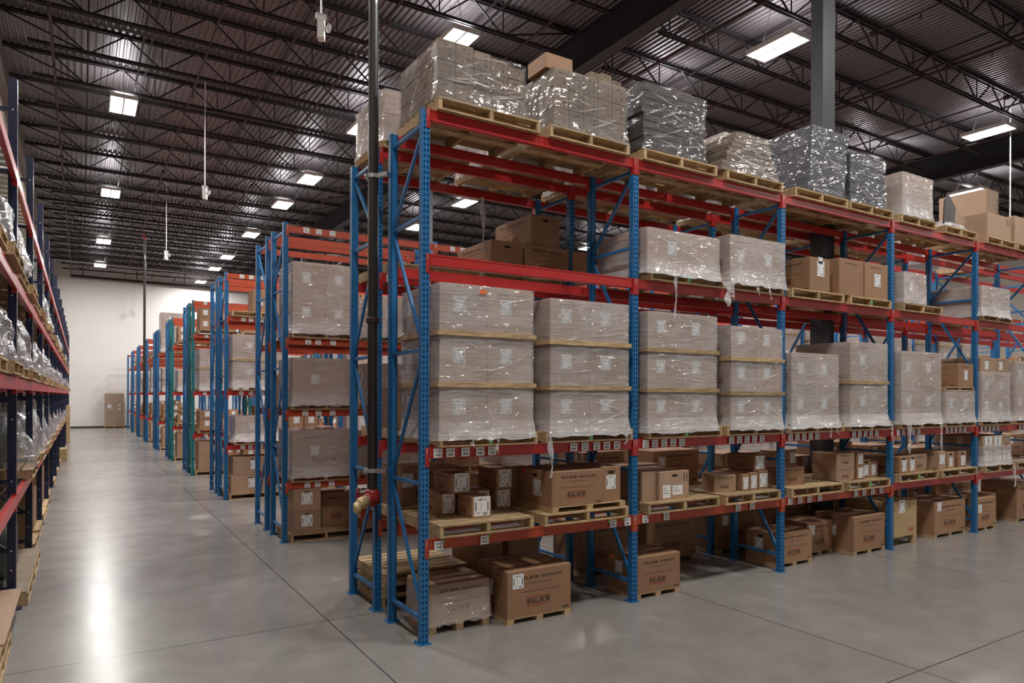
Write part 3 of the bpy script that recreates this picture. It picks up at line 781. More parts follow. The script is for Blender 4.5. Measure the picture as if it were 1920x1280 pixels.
def loc_label(txt, dot=None, w=.090, h=.082):
    def mk():
        mb = MB(); mb.m = 0; rect(mb, 0, w, 0, h); mb.m = 1
        add_text(mb, txt, w*.14, h*.58, w=w*.72, h=h*.28, bold=True, y=-.0006)
        for k in range(9): rect(mb, w*(.24+.062*k), w*(.24+.062*k+.035), h*.16, h*.40, y=-.0006)
        return mb.mesh('location_label', ['paper', 'ink'])
    return cached(('loc', txt, w, h), mk)
def dot_mesh():
    return cached('dotm', lambda: (lambda m_: (m_.poly([(.014*cos(2*pi*k/12), 0, .014*sin(2*pi*k/12)) for k in range(12)]), m_)[1].mesh('green_dot', 'dot'))(MB()))
HZ = [.22, 1.45, 2.68, 3.91]
def rack(label, y0, nb, levels, flip=False, H=4.88, post='blue', D=.822, W=2.526, x0=0.0, name='pallet_rack', first_post=None, detail=True, labels=None, skip_beams=()):
    """one run of racking. levels = list of (z_top, colour or list per bay). flip: outer face looks +y"""
    root = empty(name, (x0, y0, 0)); tag(root, label, 'pallet rack')
    for k in range(nb+1):
        pm = (first_post if (first_post and k == 0) else post)
        for side in (0, 1):
            o = link('upright_post', post_mesh(H, pm, detail or k < 2), root, (k*W, 0 if side == 0 else D, 0), 0 if side == 0 else pi)
            link('foot_plate', foot_mesh(pm), o)
        outer, inner = (.052, D-.052) if not flip else (D-.052, .052)
        zs = [z for z in HZ if z < H-.5]+[H-.13]
        for z in zs:
            key = ('hz', D, pm); 
            link('cross_brace', cached(key, lambda: MB().box(-.018, .018, .055, D-.055, -.016, .016).mesh('cross_brace', pm)), root, (k*W, 0, z))
        for i in range(len(zs)-1):
            a, b = (outer, inner) if i % 2 == 0 else (inner, outer)
            key = ('dg', D, pm, round(zs[i],2), round(zs[i+1],2), a < b)
            link('diagonal_brace', cached(key, lambda: MB().bar((0, a, zs[i]+.03), (0, b, zs[i+1]-.03), .034, .026, up=(1,0,0)).mesh('diagonal_brace', pm)), root, (k*W, 0, 0))
    for li, (z, colr) in enumerate(levels):
        for k in range(nb):
            if (li, k) in skip_beams: continue
            c_ = colr[k] if isinstance(colr, (list, tuple)) else colr
            if c_ is None: continue
            zz = z[k] if isinstance(z, (list, tuple)) else z
            for side in (0, 1):
                bo = link('beam', beam_mesh(W, c_), root, (k*W, 0, zz-.105) if side == 0 else ((k+1)*W, D, zz-.105), 0 if side == 0 else pi)
                link('end_connector', conn_mesh(c_), bo, (0, 0, 0)); link('end_connector', conn_mesh_r(c_), bo, (W, 0, 0))
                if labels and side == 0 and (li, k) in labels:
                    for (lx, txt, dt, dz) in labels[(li, k)]:
                        link('location_label', loc_label(txt), bo, (lx, -.0095, .012+dz))
                        if dt: link('green_dot', dot_mesh(), bo, (lx+(.095 if dt > 0 else -.018), -.0095, .075))
    return root

D, GAP, W = .822, .347, 2.526
L1A = [.955, .955, .955, .99, .99, .99]
LB = {}
def lx(u, v): return onY(u, v, 0).x
LB[(1, 0)] = [(lx(u, 850)-.04, t, 0, 0) for u, t in zip((819.5, 843, 871, 898.5, 921, 1074, 1095, 1117, 1136, 1155), ('SS130','SS230','SS330','SS430','SS530','SS128','SS228','SS328','SS428','SS528'))]
LB[(0, 0)] = [(lx(821, 1018)-.04, 'AA112', 1, -.012), (lx(907, 1005)-.04, 'AA212', 1, -.012), (lx(1148, 980)-.04, 'AA211', -1, -.005), (lx(1175, 975)-.04, 'AA111', -1, -.005)]
for k in range(1, 5):
    LB[(1, k)] = [(.10+.14*i, f'S{1+i}{20+k}', 0, 0) for i in range(5)]+[(1.50+.14*i, f'S{1+i}{30+k}', 0, 0) for i in range(5)]
LB[(0, 1)] = [(.10, 'AA122', 0, 0), (.42, 'AA222', 0, 0), (1.62, 'AA121', 0, 0), (1.88, 'AA221', 0, 0)]
LB[(0, 2)] = [(.10, 'AA134', 0, 0), (.30, 'AA234', 0, 0), (.50, 'AA334', 0, 0), (.72, 'AA434', 0, 0), (1.55, 'AA133', 0, 0), (1.75, 'AA233', 0, 0), (1.96, 'AA333', 0, 0), (2.18, 'AA433', 0, 0)]
rack('blue and red pallet rack with its end post standing closest to the camera', 0.0, 6, [(L1A, ['orange']*3+['red']*3), (1.79, 'red'), (3.56, 'red'), (4.88, 'red')], labels=LB)
YB1 = D+GAP
rack('blue and red pallet rack backing onto the closest one, behind the standpipe', YB1, 7, [(.955, 'orange'), (1.79, 'red'), (3.56, 'red'), (4.88, 'red')], flip=True,
     labels={(0, 0): [(.10, 'AA113', 0, 0), (.40, 'AA213', 0, 0)], (2, 0): [(.08, 'VV330', 0, 0), (.5, 'VV331', 0, 0)]})
ROWY = {2: 5.093, 3: 10.188, 4: 15.431, 5: 20.536, 6: 25.80, 7: 31.215, 8: 36.355, 9: 41.475, 10: 46.9}
LV2 = [(.92, 'orange'), (2.04, 'orange'), (3.15, 'orange'), (4.88, 'orange')]
LV3 = [(1.18, 'red'), (2.36, 'red'), (3.97, 'orange'), (4.90, 'orange')]
rowbays = {2: 10, 3: 9, 4: 4, 5: 3, 6: 2, 7: 2, 8: 2, 9: 2, 10: 2}
def lblset(nb, lv):
    o = {}
    for k in range(nb):
        for li in range(len(lv)):
            rr = random.Random(k*7+li); o[(li, k)] = [(.25+.2*i+rr.uniform(0,.05), rr.choice(['AA','VV','RR'])+str(110+100*i+k), (1 if li == 3 and k == 0 else 0), 0) for i in range(3)]+([(1.6+.2*i, 'AB'+str(120+100*i+k), 0, 0) for i in range(3)] if k else [])
    return o
for r in range(2, 11):
    lv = LV2 if r == 2 else LV3
    colr = 'teal' if r in (4, 5) else 'blue'
    nb = rowbays[r]
    rack(f'{ORD[r-1]} row of racking from the standpipe, run facing the camera', ROWY[r], nb, lv, post=colr, H=4.92, labels=lblset(nb, lv) if r < 5 else None, skip_beams={(3, 0)} if r == 6 else ())
    if r < 10:
        rack(f'{ORD[r-1]} row of racking from the standpipe, rear run', ROWY[r]+YB1, nb if r < 4 else 2, lv, flip=True, H=4.92, labels=None)

# standpipe with valve, in the gap between the first two runs
sp = empty('standpipe', (-.13, 1.0, 0)); tag(sp, 'tall black fire standpipe with red and brass valve beside blue rack posts', 'standpipe')
link('pipe_run', MB().tube([(0, 0, 1.29), (.0, 0, 10.5)], .052, 16).mesh('pipe_run', 'pipe'), sp)
for z in (3.03,): 
    o = link('coupling', MB().tube([(0,0,z-.03),(0,0,z-.022),(0,0,z+.022),(0,0,z+.03)], [.058,.068,.068,.058], 16).mesh('coupling', 'maroon'), sp); o['label'] = 'red grooved coupling'
def bracket(z):
    mb = MB(); mb.tube([(0,0,z-.02),(0,0,z+.02)], .062, 16)
    mb.box(-.09, -.05, -.02, .02, z-.015, z+.015)
    mb.bar((.03, -.05, z+.0), (.09, -.17, z), .042, .042)
    mb.bar((-.05, .05, z-.0), (-.02, .13, z), .02, .03)
    return mb.mesh('bracket', 'galv')
for z in (1.50, 4.50): link('bracket', bracket(z), sp)
v_ = link('valve_body', (lambda m_: (setattr(m_, 'smooth', True), m_)[1])(MB().tube([(0,0,1.31),(0,0,1.28),(0,0,1.22),(0,0,1.16),(0,0,1.13)], [.058,.075,.085,.072,.03], 16)
     .tube([(0,-.0,1.215),(-.10,-.06,1.20)], [.075,.06], 14)).mesh('valve_body', 'valve_red'), sp); v_['label'] = 'red valve body'
b_ = link('hose_outlet', (lambda m_: (setattr(m_, 'smooth', True), m_)[1])(MB().tube([(-.09,-.055,1.20),(-.15,-.09,1.19),(-.19,-.115,1.18)], [.062,.058,.04], 14).tube([(-.19,-.115,1.185),(-.215,-.16,1.12)], [.045,.04], 12).bar((-.2,-.13,1.1),(-.17,-.13,1.06),.02)).mesh('hose_outlet', 'brass'), sp); b_['label'] = 'brass hose outlet'
hw = MB(); C_ = Vector((-.13, .06, 1.245))
ring = [C_+Vector((cos(2*pi*k/16)*.055*.6, cos(2*pi*k/16)*.055*.8, sin(2*pi*k/16)*.075)) for k in range(17)]
hw.tube(ring, .008, 6, caps=False)
for k in (0, 5, 11): hw.bar(C_, ring[k], .01)
hw.bar(C_, Vector((-.03, .02, 1.235)), .018)
o = link('handwheel', hw.mesh('handwheel', 'valve_red'), sp); o['label'] = 'red round handwheel'
# second standpipe far down the aisle
p7 = 31.0
o = empty('standpipe', (-.15, p7, 0)); tag(o, 'thin dark standpipe with red elbow at its top, far down the aisle', 'standpipe')
zt7 = CAM[2]+(HORIZON-447)/F_PX*((p7-CAM[1])*_c+2.5*_s)
link('pipe_run', MB().tube([(0,0,1.2),(0,0,zt7)], .055, 12).tube([(0,0,zt7),(-.9,0,zt7+.05)], .045, 10).tube([(-.5,0,zt7+.05),(-.5,0,ROOF+.03)], .012, 6).mesh('pipe_run', 'pipe'), o)
link('elbow', MB().tube([(0,0,zt7-.15),(0,0,zt7-.03),(-.03,0,zt7+.04),(-.12,0,zt7+.06)], [.065,.075,.075,.06], 12).mesh('elbow', 'valve_red'), o)
link('valve_body', MB().tube([(0,0,1.28),(0,0,1.1)], [.08,.06], 12).tube([(0,0,1.2),(-.2,-.05,1.18)], .05, 10).mesh('valve_body', 'valve_red'), o)

# ------------------------------------------------------------------ goods on the closest rack
FY = -.05
RA = 'closest rack'
def X(u, v, Y=FY): return onY(u, v, Y).x
def Z(u, v, Y=FY): return onY(u, v, Y).z
# --- floor level
def floor_carton(x0, x1, y, d, h, label, sk='wood', skh=.055, rz=0, **kw):
    skid(x0, y, 0, x1-x0, d, 'thin wooden skid under '+label[0], h=skh)
    return carton(x0, y, skh, x1-x0, d, h, label[1], **kw)
h1 = Z(918, 1082, .19)-.10
floor_carton(.13, .79, .19, .52, h1, ('floor carton behind the corner post', 'film-wrapped motor carton on the floor directly behind the corner post'), skh=.10, front='full', side='end', ship=[('l', .5, .3)], m='card2')
wrap(.13, .79, .19, .71, .07, .10+h1*.78, 'thin film around the floor carton behind the corner post', m='film_mid', seed=3, skirt=.02, top=False, folds=2)
o = link('paper_slip', plain_label_mesh(.09, .045), None, (.62, .25, .10+h1+.002)); o.rotation_euler = (-pi/2, 0, .3); tag(o, 'small white paper slip lying on the floor carton behind corner post', 'paper')
zt = Z(950.5, 1073, .05)
floor_carton(.91, 1.69, .05, .62, zt-.055, ('big unwrapped floor carton in first bay', 'big brown motor carton on the floor, unwrapped, middle of first bay'), front='full', side='end', ship=[('f', .08, .62), ('l', .35, .4)], code=2)
zt = Z(1197, 1046, .05)
floor_carton(2.585, 3.27, .05, .50, zt-.055, ('floor carton astride the second post', 'brown motor carton with orange sticker on floor behind the second post'), front='full', side='end', ship=[('l', .3, .45)], stick=[('sticker_o', 'l', .15, .82)])
zt = Z(1458, 1002, .12)
floor_carton(5.12, 5.87, .14, .50, zt-.055, ('floor carton behind third post', 'brown motor carton on the floor behind the third post'), front='full', hole='l', ship=[('l', .3, .42)])
zt = Z(1507, 981, .36)
floor_carton(6.08, 6.66, .36, .45, zt-.055, ('set back floor carton past third post', 'brown motor carton set back on floor between two larger ones, third bay'), front='full', ship=[('f', .06, .55)])
zt = Z(1597, 970, .07)
floor_carton(6.71, 7.50, .06, .62, zt-.055, ('big floor carton before fourth post', 'big brown motor carton on the floor just before the fourth post'), front='full', side='end', ship=[('l', .35, .4)])
# plywood crate
cr0 = 7.60; cr1 = 8.44; zt = Z(1716, 935, .1)
o = empty('plywood_crate', (cr0, .10, 0)); tag(o, 'yellow plywood crate with red lettering on the floor, fourth bay', 'crate')
link('crate_body', bevbox(cr1-cr0, .66, zt-.13, .004).mesh('crate_body', 'ply'), o, (0, 0, .13))
for yy in (0, .29, .58): link('crate_foot', MB().box(0, cr1-cr0, yy, yy+.08, .0, .1285).mesh('crate_foot', 'wood') if yy == .29 else MB().box(cr1-cr0-.10, cr1-cr0, yy, yy+.08, 0, .1285).box(0, .1, yy, yy+.08, 0, .1285).mesh('crate_foot', 'wood'), o)
q = put_on(o, 'printing', print_mesh(cr1-cr0, zt-.13, 'abb'), cr1-cr0, .66, 'f', 0, .13)
put_on(o, 'shipping_label', ship_label_mesh(.16, .2, 1), cr1-cr0, .66, 'f', .34, .13+(zt-.13)*.66, .003)
zt = Z(1749, 943, .1)
floor_carton(8.97, 9.95, .1, .62, zt-.055, ('big floor carton past the plywood crate', 'big brown motor carton on the floor beside the plywood crate'), front='full', side='end', ship=[('f', .08, .72)])
floor_carton(10.16, 10.86, .04, .6, .50, ('punctured floor carton at fifth post', 'brown motor carton on the floor behind the fifth post'), front='full', ship=[('f', .12, .5)])
floor_carton(10.98, 11.55, .32, .45, .47, ('small floor carton past fifth post', 'smaller brown motor carton set back on the floor past fifth post'), front='full')
floor_carton(11.8, 12.6, .1, .6, .66, ('last visible floor carton', 'brown motor carton on the floor cut by the picture edge'), front='full')
# --- lowest beams, first bay (z .955)
z1 = .956
pallet(X(825,1000)-.0, FY, z1, 1.03, .98, 'wooden pallet with six small cartons, lowest beams of closest rack')
pallet(1.29, FY, z1, 1.10, .98, 'wooden pallet with one big carton, lowest beams of closest rack')
zp = z1+.121
sm = 'small motor carton on the lowest beams, '
def smallc(x, y, z, w, d, h, label, **kw): return carton(x, y, z, w, d, h, label, front=None, side='full', **kw)
smallc(.555, .13, zp, .215, .37, .205, sm+'front one of the loose pile', ship=[('f', .10, .08, .175, .19)], rz=-.02, code=0)
smallc(.33, .42, zp, .20, .40, .215, sm+'end of pile toward corner post', ship=[('f', .25, .1, .13, .19)], rz=.0, code=0)
smallc(.44, .36, zp+.217, .23, .40, .20, sm+'stacked atop the pile near corner post', ship=[('f', .18, .1, .165, .18)], code=0)
smallc(.83, .60, zp, .20, .33, .20, sm+'partly hidden middle of the pile', ship=[('f', .3, .08, .13, .17)], code=1)
smallc(1.055, .52, zp, .185, .40, .205, sm+'lower one of the far pair', ship=[('f', .1, .1, .15, .17)], code=1)
smallc(1.05, .50, zp+.206, .20, .40, .215, sm+'upper one of the far pair', ship=[('f', .14, .1, .15, .18)], code=1)
# big carton on skid
skid(1.40, -.02, zp, .97, .80, 'thin skid between pallet and big carton, lowest beams, first bay')
zs = zp+.056
carton(1.40, -.01, zs, .66, .62, .36, 'big motor carton with pink sticker on lowest beams, first bay', front='full', hole='l', ship=[('l', .45, .25, .15, .17)], stick=[('sticker_p', 'l', .12, .86)])
carton(2.075, .03, zs, .27, .60, .375, 'tall end-on carton with hand hole beside second post, lowest beams', front='end', hole='f', ship=[('f', .25, .35, .13, .15)])
carton(1.29+.02, .66, zs-.05, .2, .29, .42, 'tall dark carton at the back between pallets, lowest beams', side='full')
# second bay
pallet(2.68, FY, z1, 1.14, .98, 'wooden pallet under open-topped carton, lowest beams, second bay')
pallet(3.93, FY, z1, 1.02, .98, 'wooden pallet under five cartons, lowest beams, second bay')
carton(2.95, .06, zp, .47, .58, .325, 'large plain carton with two paper labels, lowest beams, second bay', m='card2', hole='f', front='side_marks')
o = bpy.data.objects.get('carton')
big = [q for q in COL.objects if q.get('label', '').startswith('large plain carton')][0]
put_on(big, 'paper_label', plain_label_mesh(.12, .15), .47, .58, 'f', .05, .02, .002); put_on(big, 'paper_label', plain_label_mesh(.16, .11), .47, .58, 'f', .20, .05, .002)
carton(2.72, .10, zp, .215, .58, .33, 'plain carton pressed against the second post, lowest beams', m='card2', side='end')
carton(3.45, .22, zp, .14, .3, .22, 'small carton with yellow sticker peeking out, lowest beams, second bay', ship=[('f', .12, .08, .11, .16)], stick=[('sticker_y', 'f', .15, .86)])
fc = link('flat_carton', MB().box(0, .7, 0, .34, 0, .012).mesh('flat_carton', 'card'), None, (2.85, .68, zp+.33)); tag(fc, 'flattened carton lying across the plain cartons, lowest beams', 'flat carton')
link('prop_carton', bevbox(.5, .3, .328).mesh('prop_carton', 'card'), None, (2.95, .66, zp)); pc = bpy.data.objects['prop_carton']; pc.name = 'carton'; tag(pc, 'dark carton behind the large plain one, lowest beams, second bay', 'carton')
carton(4.02, .22, zp, .30, .33, .215, 'motor carton turned sideways on pallet, lowest beams, second bay', front='full', ship=[], rz=-.35, m='card2')
tc_ = [q for q in COL.objects if q.get('label', '').startswith('motor carton turned sideways')][0]
lb = link('shipping_label', ship_label_mesh(.12, .165, 4), tc_, (.302, .08, .02)); lb.rotation_euler = (0, 0, pi/2)
carton(4.42, .12, zp, .13, .5, .21, 'slim end-on carton next to sideways one, lowest beams', ship=[('f', .12, .1, .1, .15)], side='full', code=1)
carton(4.565, .12, zp, .15, .5, .225, 'third carton along, end-on, lowest beams, second bay', ship=[('f', .14, .1, .11, .16)], side='full', code=1)
carton(4.73, .12, zp, .19, .5, .235, 'end-on carton beside the third post, lowest beams', ship=[('f', .12, .12, .145, .17)], side='full', code=0)
carton(4.66, .13, zp+.2355, .225, .45, .205, 'single carton stacked on top beside third post, lowest beams', ship=[('f', .12, .13, .16, .165)], side='full', code=0)
# third bay
pallet(5.17, FY, z1, 1.13, .98, 'wooden pallet mostly empty beside third post, lowest beams')
pallet(6.42, FY, z1, 1.03, .98, 'wooden pallet under stacked cartons, lowest beams, third bay', green=True)
carton(5.28, .20, zp, .42, .25, .245, 'sideways motor carton standing alone by third post, lowest beams', front='full', rz=-.15)
lb2 = [q for q in COL.objects if q.get('label', '').startswith('sideways motor carton')][0]
lb = link('shipping_label', ship_label_mesh(.1, .19, 4), lb2, (.4225, .06, .02)); lb.rotation_euler = (0, 0, pi/2)
for t in range(2):
    carton(5.70, .62, zp+.212*t, .47, .26, .21, ['lower', 'upper'][t]+' dark carton at the back of third bay, lowest beams', front='full', ship=[('f', .72, .1, .12, .15)], code=2)
    carton(6.39, .12, zp+.196*t, .37, .42, .195, ['lower', 'upper'][t]+' sideways carton of the pair by fourth post, lowest beams', front='full', rz=-.10, m='card2', code=2)
    q = [q for q in COL.objects if q.get('label', '').startswith(['lower', 'upper'][t]+' sideways carton')][0]
    lb = link('shipping_label', ship_label_mesh(.13, .15, 4), q, (.3725, .05, .02)); lb.rotation_euler = (0, 0, pi/2)
carton(6.85, .10, zp, .17, .5, .195, 'end-on carton under a single stacked one, lowest beams, third bay', ship=[('f', .12, .1, .13, .15)], code=0)
carton(6.87, .12, zp+.196, .18, .45, .185, 'single end-on carton stacked on its twin, lowest beams, third bay', ship=[('f', .2, .1, .12, .15)], code=0)
carton(7.04, .14, zp, .21, .5, .27, 'taller end-on carton with hand hole, lowest beams, third bay', ship=[('f', .15, .15, .13, .15)], hole='f', code=4)
carton(7.27, .16, zp, .20, .5, .225, 'last end-on carton before the fourth post, lowest beams', ship=[('f', .2, .15, .12, .15)], code=5)
# fourth bay
z4 = .991; zq = z4+.121
pallet(7.70, FY, z4, 1.08, .98, 'wooden pallet under three cartons, red lowest beams, fourth bay', green=True)
pallet(8.90, FY, z4, 1.12, .98, 'wooden pallet under separate cartons, red lowest beams, fifth post', green=False)
carton(7.80, .02, zq, .245, .62, .255, 'end-on carton with hand hole right after fourth post, lowest beams', ship=[('f', .3, .12, .13, .17)], hole='f', side='full')
carton(8.05, .02, zq, .235, .62, .255, 'twin end-on carton with hand hole, second after fourth post, lowest beams', ship=[('f', .2, .12, .13, .17)], hole='f')
carton(8.31, .10, zq, .43, .3, .26, 'small motor carton side-on, fourth bay, lowest beams', front='full', m='card2')
carton(8.93, .02, zq, .22, .58, .29, 'tall end-on carton with red-marked label, fourth bay, lowest beams', ship=[('f', .1, .3, .16, .15)], m='card2', side='full')
carton(9.25, .06, zq, .26, .5, .265, 'end-on carton with hand hole, middle of the trio, fourth bay', ship=[('f', .3, .1, .12, .15)], hole='f', side='full')
carton(9.62, .06, zq, .28, .5, .26, 'end-on carton with hand hole against fifth post, lowest beams', ship=[('f', .3, .12, .14, .16)], hole='f', side='full')
# fifth bay : half wrapped load
pallet(10.30, FY, z4, 1.03, .98, 'wooden pallet under half-unwrapped cartons, lowest beams, fifth bay')
for t in range(2):
    for c in range(3):
        carton(10.32+.33*c, .0, zq+.25*t, .325, .8, .245, f'{["lower", "upper"][t]} {["first", "second", "third"][c]} carton of the half-unwrapped load, fifth bay', ship=[('f', .15, .3, .14, .17), ('f', .55, .3, .14, .17)] if not (t and c == 2) else [], front=('full' if t and c == 2 else None), m='card2')
wrap(10.32, 11.31, .0, .8, zq-.03, zq+.33, 'torn film slipping off the cartons, lowest beams, fifth bay', seed=77, tails=((11.36, .42, .04),), skirt=.05, top=False, ragged=.03)
pallet(11.45, FY, z4, 1.03, .98, 'pallet with a bare sheet on it past the half-unwrapped load')
o = link('plywood_sheet', MB().box(0, 1.0, 0, .95, 0, .012).mesh('plywood_sheet', 'wood_old'), None, (11.46, FY, zq+.001)); tag(o, 'bare sheet lying on the pallet beside picture edge, lowest beams', 'sheet')

# --- second beams: the big wrapped loads
z2 = 1.791
def big(u0, v, u1, vt, tiers, cols, place, **kw):
    x0 = X(u0, v); x1 = X(u1, v); zt = Z(u0, vt)
    load(x0, x1, FY, z2, zt, place, tiers=tiers, cols=cols, **kw)
load(.125, 1.14, FY, z2, 3.30, 'beside corner post, second beams', tiers=3, cols=2, seed=11, pal=(.12, 1.20), tails=((.72, .16), (.45, .10)), side_lab=True, code=3, green=True)
o = [q for q in COL.objects if q.get('label', '') == 'top left motor carton in wrapped load, beside corner post, second beams'][0]
st_ = put_on(o, 'sticker', plain_label_mesh(.07, .035, 'sticker_o', 1), .5, .85, 'f', .40, .36, .045); st_['label'] = 'orange sticker'
load(1.36, 2.38, FY, z2, 3.25, 'before second post, second beams', tiers=3, cols=2, seed=12, pal=(1.30, 2.45), tails=((1.335, .42, .03), (2.32, .12)), side_lab=True, green=True)
pA = Z(1214, 563)
load(2.67, 3.76, FY, z2, 3.21, 'after second post, second beams', tiers=3, cols=2, seed=13, pal=(2.68, 3.86), side_lab=True, code=4, green=True)
load(4.02, 4.97, FY, z2, 3.12, 'before third post, second beams', tiers=3, cols=2, seed=14, pal=(3.95, 5.00), side_lab=True, code=4)
load(5.17, 6.17, FY, z2, Z(1475, 660), 'after third post, second beams', tiers=2, cols=2, seed=15, pal=(5.12, 6.31), tails=((5.95, .16), (6.1, .12)), skirt=.075, strip=False)
load(6.46, 7.36, FY, z2, Z(1583, 639.5), 'before fourth post, second beams', tiers=2, cols=1, seed=16, pal=(6.44, 7.52), tails=((7.42, .34),), skirt=.10, side_lab=False)
load(7.74, 8.86, FY, z2, Z(1678, 656.7), 'after fourth post, second beams', tiers=2, cols=2, seed=17, pal=(7.72, 8.92), tails=((7.90, .45, .05), (8.80, .45, .04)), strip=False, skirt=.06)
load(9.02, 9.93, FY, z2, Z(1800, 733), 'before fifth post, second beams', tiers=1, cols=2, seed=18, pal=(8.99, 9.97), strip=False, side_lab=True, green=True)
zz = Z(1800, 733)+.008
pallet(9.02, FY+.02, zz, .93, .9, 'thin pallet between wrapped load and big carton by fifth post', h=.06)
carton(9.44, FY+.03, zz+.061, .50, .88, .38, 'big motor carton standing on wrapped load before fifth post', front='end', side='full', ship=[('f', .38, .3, .12, .16)])
load(10.17, 11.17, FY, z2, Z(1850, 670), 'after fifth post, second beams', tiers=3, cols=2, seed=19, pal=(10.16, 11.23), strip=False, top_cut=Z(1850, 696))
load(11.40, 12.40, FY, z2, Z(1893, 676), 'at the picture edge, second beams', tiers=2, cols=2, seed=20, strip=False, side_lab=True)

# --- third beams
z3 = 3.561
load(2.66, 3.80, FY, z3, Z(1205, 423), 'after second post, third beams', tiers=1, cols=1, seed=21, pal=(2.70, 3.90), tails=((3.05, .50, .02), (3.92, .30, .07), (4.0, .22, .04)), labels=True, strip=False, side_lab=False, front=None, green=True)
load(4.00, 5.02, FY, z3, Z(1349, 435), 'before third post, third beams', tiers=1, cols=2, seed=22, pal=(4.02, 5.0), tails=((4.45, .12), (4.68, .16)), strip=False)
pallet(5.16, FY, z3, 1.14, .98, 'wooden pallet under end-on carton, third beams, third bay')
pallet(6.44, FY, z3, 1.02, .98, 'wooden pallet under two tall cartons, third beams, third bay', green=True)
x0 = X(1521, 540); x1 = X(1558.6, 540)
carton(x0, FY+.02, z3+.121, x1-x0, .85, Z(1521, 479.7)-z3-.12, 'end-on motor carton with two labels, third beams, third bay', side='full', ship=[('f', .35, .45, .16, .2), ('f', .4, .84, .1, .08)])
for k, (a, b, t) in enumerate(((1576, 1622, 482), (1624, 1667.6, 490))):
    x0 = X(a, 545); x1 = X(b, 550)
    carton(x0, FY+.02, z3+.121, x1-x0-.006, .7, Z(a, t)-z3-.12, ['tall carton without label, third beams, before fourth post', 'tall carton with one label touching fourth post, third beams'][k], front='end', ship=[('f', .4, .35, .16, .18)] if k else [])
load(7.80, 8.42, FY, z3, Z(1680, 505.5), 'narrow one after fourth post, third beams', tiers=1, cols=1, seed=23, pal=(7.78, 8.90), strip=False, m='card2', milky='film', skirt=0)
carton(8.50, .25, z3+.121, .5, .6, .33, 'low wrapped-looking carton behind the narrow load, third beams', m='card2')
load(10.15, 11.15, FY, z3, Z(1835, 533.6), 'after fifth post, third beams', tiers=1, cols=1, seed=24, pal=(10.2, 11.25), strip=False, labels=False)
# unwrapped cartons standing on the rack behind, third beams
RB = YB1
pallet(.10, RB-.03, z3, 1.1, .95, 'wooden pallet on third beams behind first bay, end part', parts=False)
pallet(1.25, RB-.03, z3, 1.1, .95, 'wooden pallet on third beams behind first bay, inner part', parts=False)
y_b = RB-.01
def bcart(uc, ur, vt, zb, d, label, dx=0, **kw):
    x0 = onY(uc, vt, y_b).x; x1 = onY(ur, vt, y_b).x; zt = onY(uc, vt, y_b).z
    return carton(x0, y_b, zb, x1-x0, d, zt-zb, label, **kw), zt
_, za = bcart(921, 981, 448, z3+.121, .85, 'motor carton with hand hole, middle of three behind first bay, third beams', side='full', hole='f')
_, zb_ = bcart(984, 1067, 456, z3+.121, .85, 'motor carton under the topmost one, behind first bay, third beams', front='full')
bcart(1074, 1108, 470, z3+.121, .7, 'narrow carton by the second frame, behind first bay, third beams', front=None)
x0 = onY(996, 400, y_b).x; x1 = onY(1049.5, 400, y_b).x
_z = max(za, zb_)+.002
carton(x0, y_b, zb_+.002 if zb_ > za else _z, x1-x0, .85, onY(996, 400, y_b).z-_z, 'topmost motor carton with hand hole, stacked behind first bay, third beams', side='full', hole='f')
o = link('torn_film_tail', tail_mesh(.62, 5, .03), None, (onY(899, 378, RB).x, RB-.06, onY(899, 372, RB).z)); o.name = 'film_strip'; tag(o, 'white strip of torn film hanging from a top pallet, first bay', 'film strip')

# --- top beams
z5 = 4.881
# T1: three and a bit layers of small marked cartons
pallet(.10, FY, z5, 1.12, .98, 'wooden pallet under marked cartons above corner post, top beams')
xa, xb = .10, 1.05; hh = .178; zc = z5+.121
n_ = 0
for t in range(3):
    for c in range(5):
        wv = (xb-xa)/5
        xo = xa+wv*c
        ht = hh-.004
        if t == 2: ht = (.19, .19, .172, .15, .11)[c]
        carton(xo, FY+.03, zc+hh*t, wv-.004, .86, ht, f'{ORD[c]} small marked carton in {["bottom", "middle", "top"][t]} layer, load above corner post', front='marks', m='card_shaded')
wrap(xa, xb, FY+.02, FY+.90, zc-.04, zc+hh*3-.03, 'clear film around the small marked cartons above the corner post', m='film_light', seed=31, skirt=.03, top=False, folds=14)
o = link('striped_bag', MB().quad((0,0,0),(.55,0,-.02),(.5,.3,.1),(.05,.3,.12)) or (lambda m_: (m_.quad((0,0,0),(.55,0,-.02),(.5,.3,.10),(.05,.3,.12)), m_)[1].mesh('striped_bag', 'film'))(MB()), None, (.14, FY+.08, zc+hh*3+.02)); tag(o, 'crumpled plastic sheet lying on the small cartons above corner post', 'plastic sheet')
# T2
pallet(1.34, FY, z5, 1.05, .98, 'wooden pallet under wrapped marked cartons before second post, top beams')
xa, xb = 1.40, 2.36; hh = .205
for t in range(3):
    for c in range(5):
        wv = (xb-xa)/5
        carton(xa+wv*c, FY+.03, zc+hh*t, wv-.004, .86, hh-.004, f'{ORD[c]} wrapped marked carton in {["bottom", "middle", "top"][t]} layer before second post, top beams', front='marks', m='card_shaded')
for c in range(3):
    carton(xa+.52+.16*c, FY+.10+.02*c, zc+hh*3, .15, .3, .10+.03*(c % 2), f'{ORD[c]} small loose carton on the wrapped load before second post', front='marks', m='card_shaded')
carton(xa-.05, FY+.10, zc+hh*3+.001, .34, .34, .155, 'open brown carton lying atop wrapped load before second post', m='card', front=None)
wrap(xa, xb, FY+.02, FY+.90, zc-.05, zc+hh*3-.02, 'clear film around the marked cartons before the second post', m='film_light', seed=32, skirt=.05, top=False, folds=14)
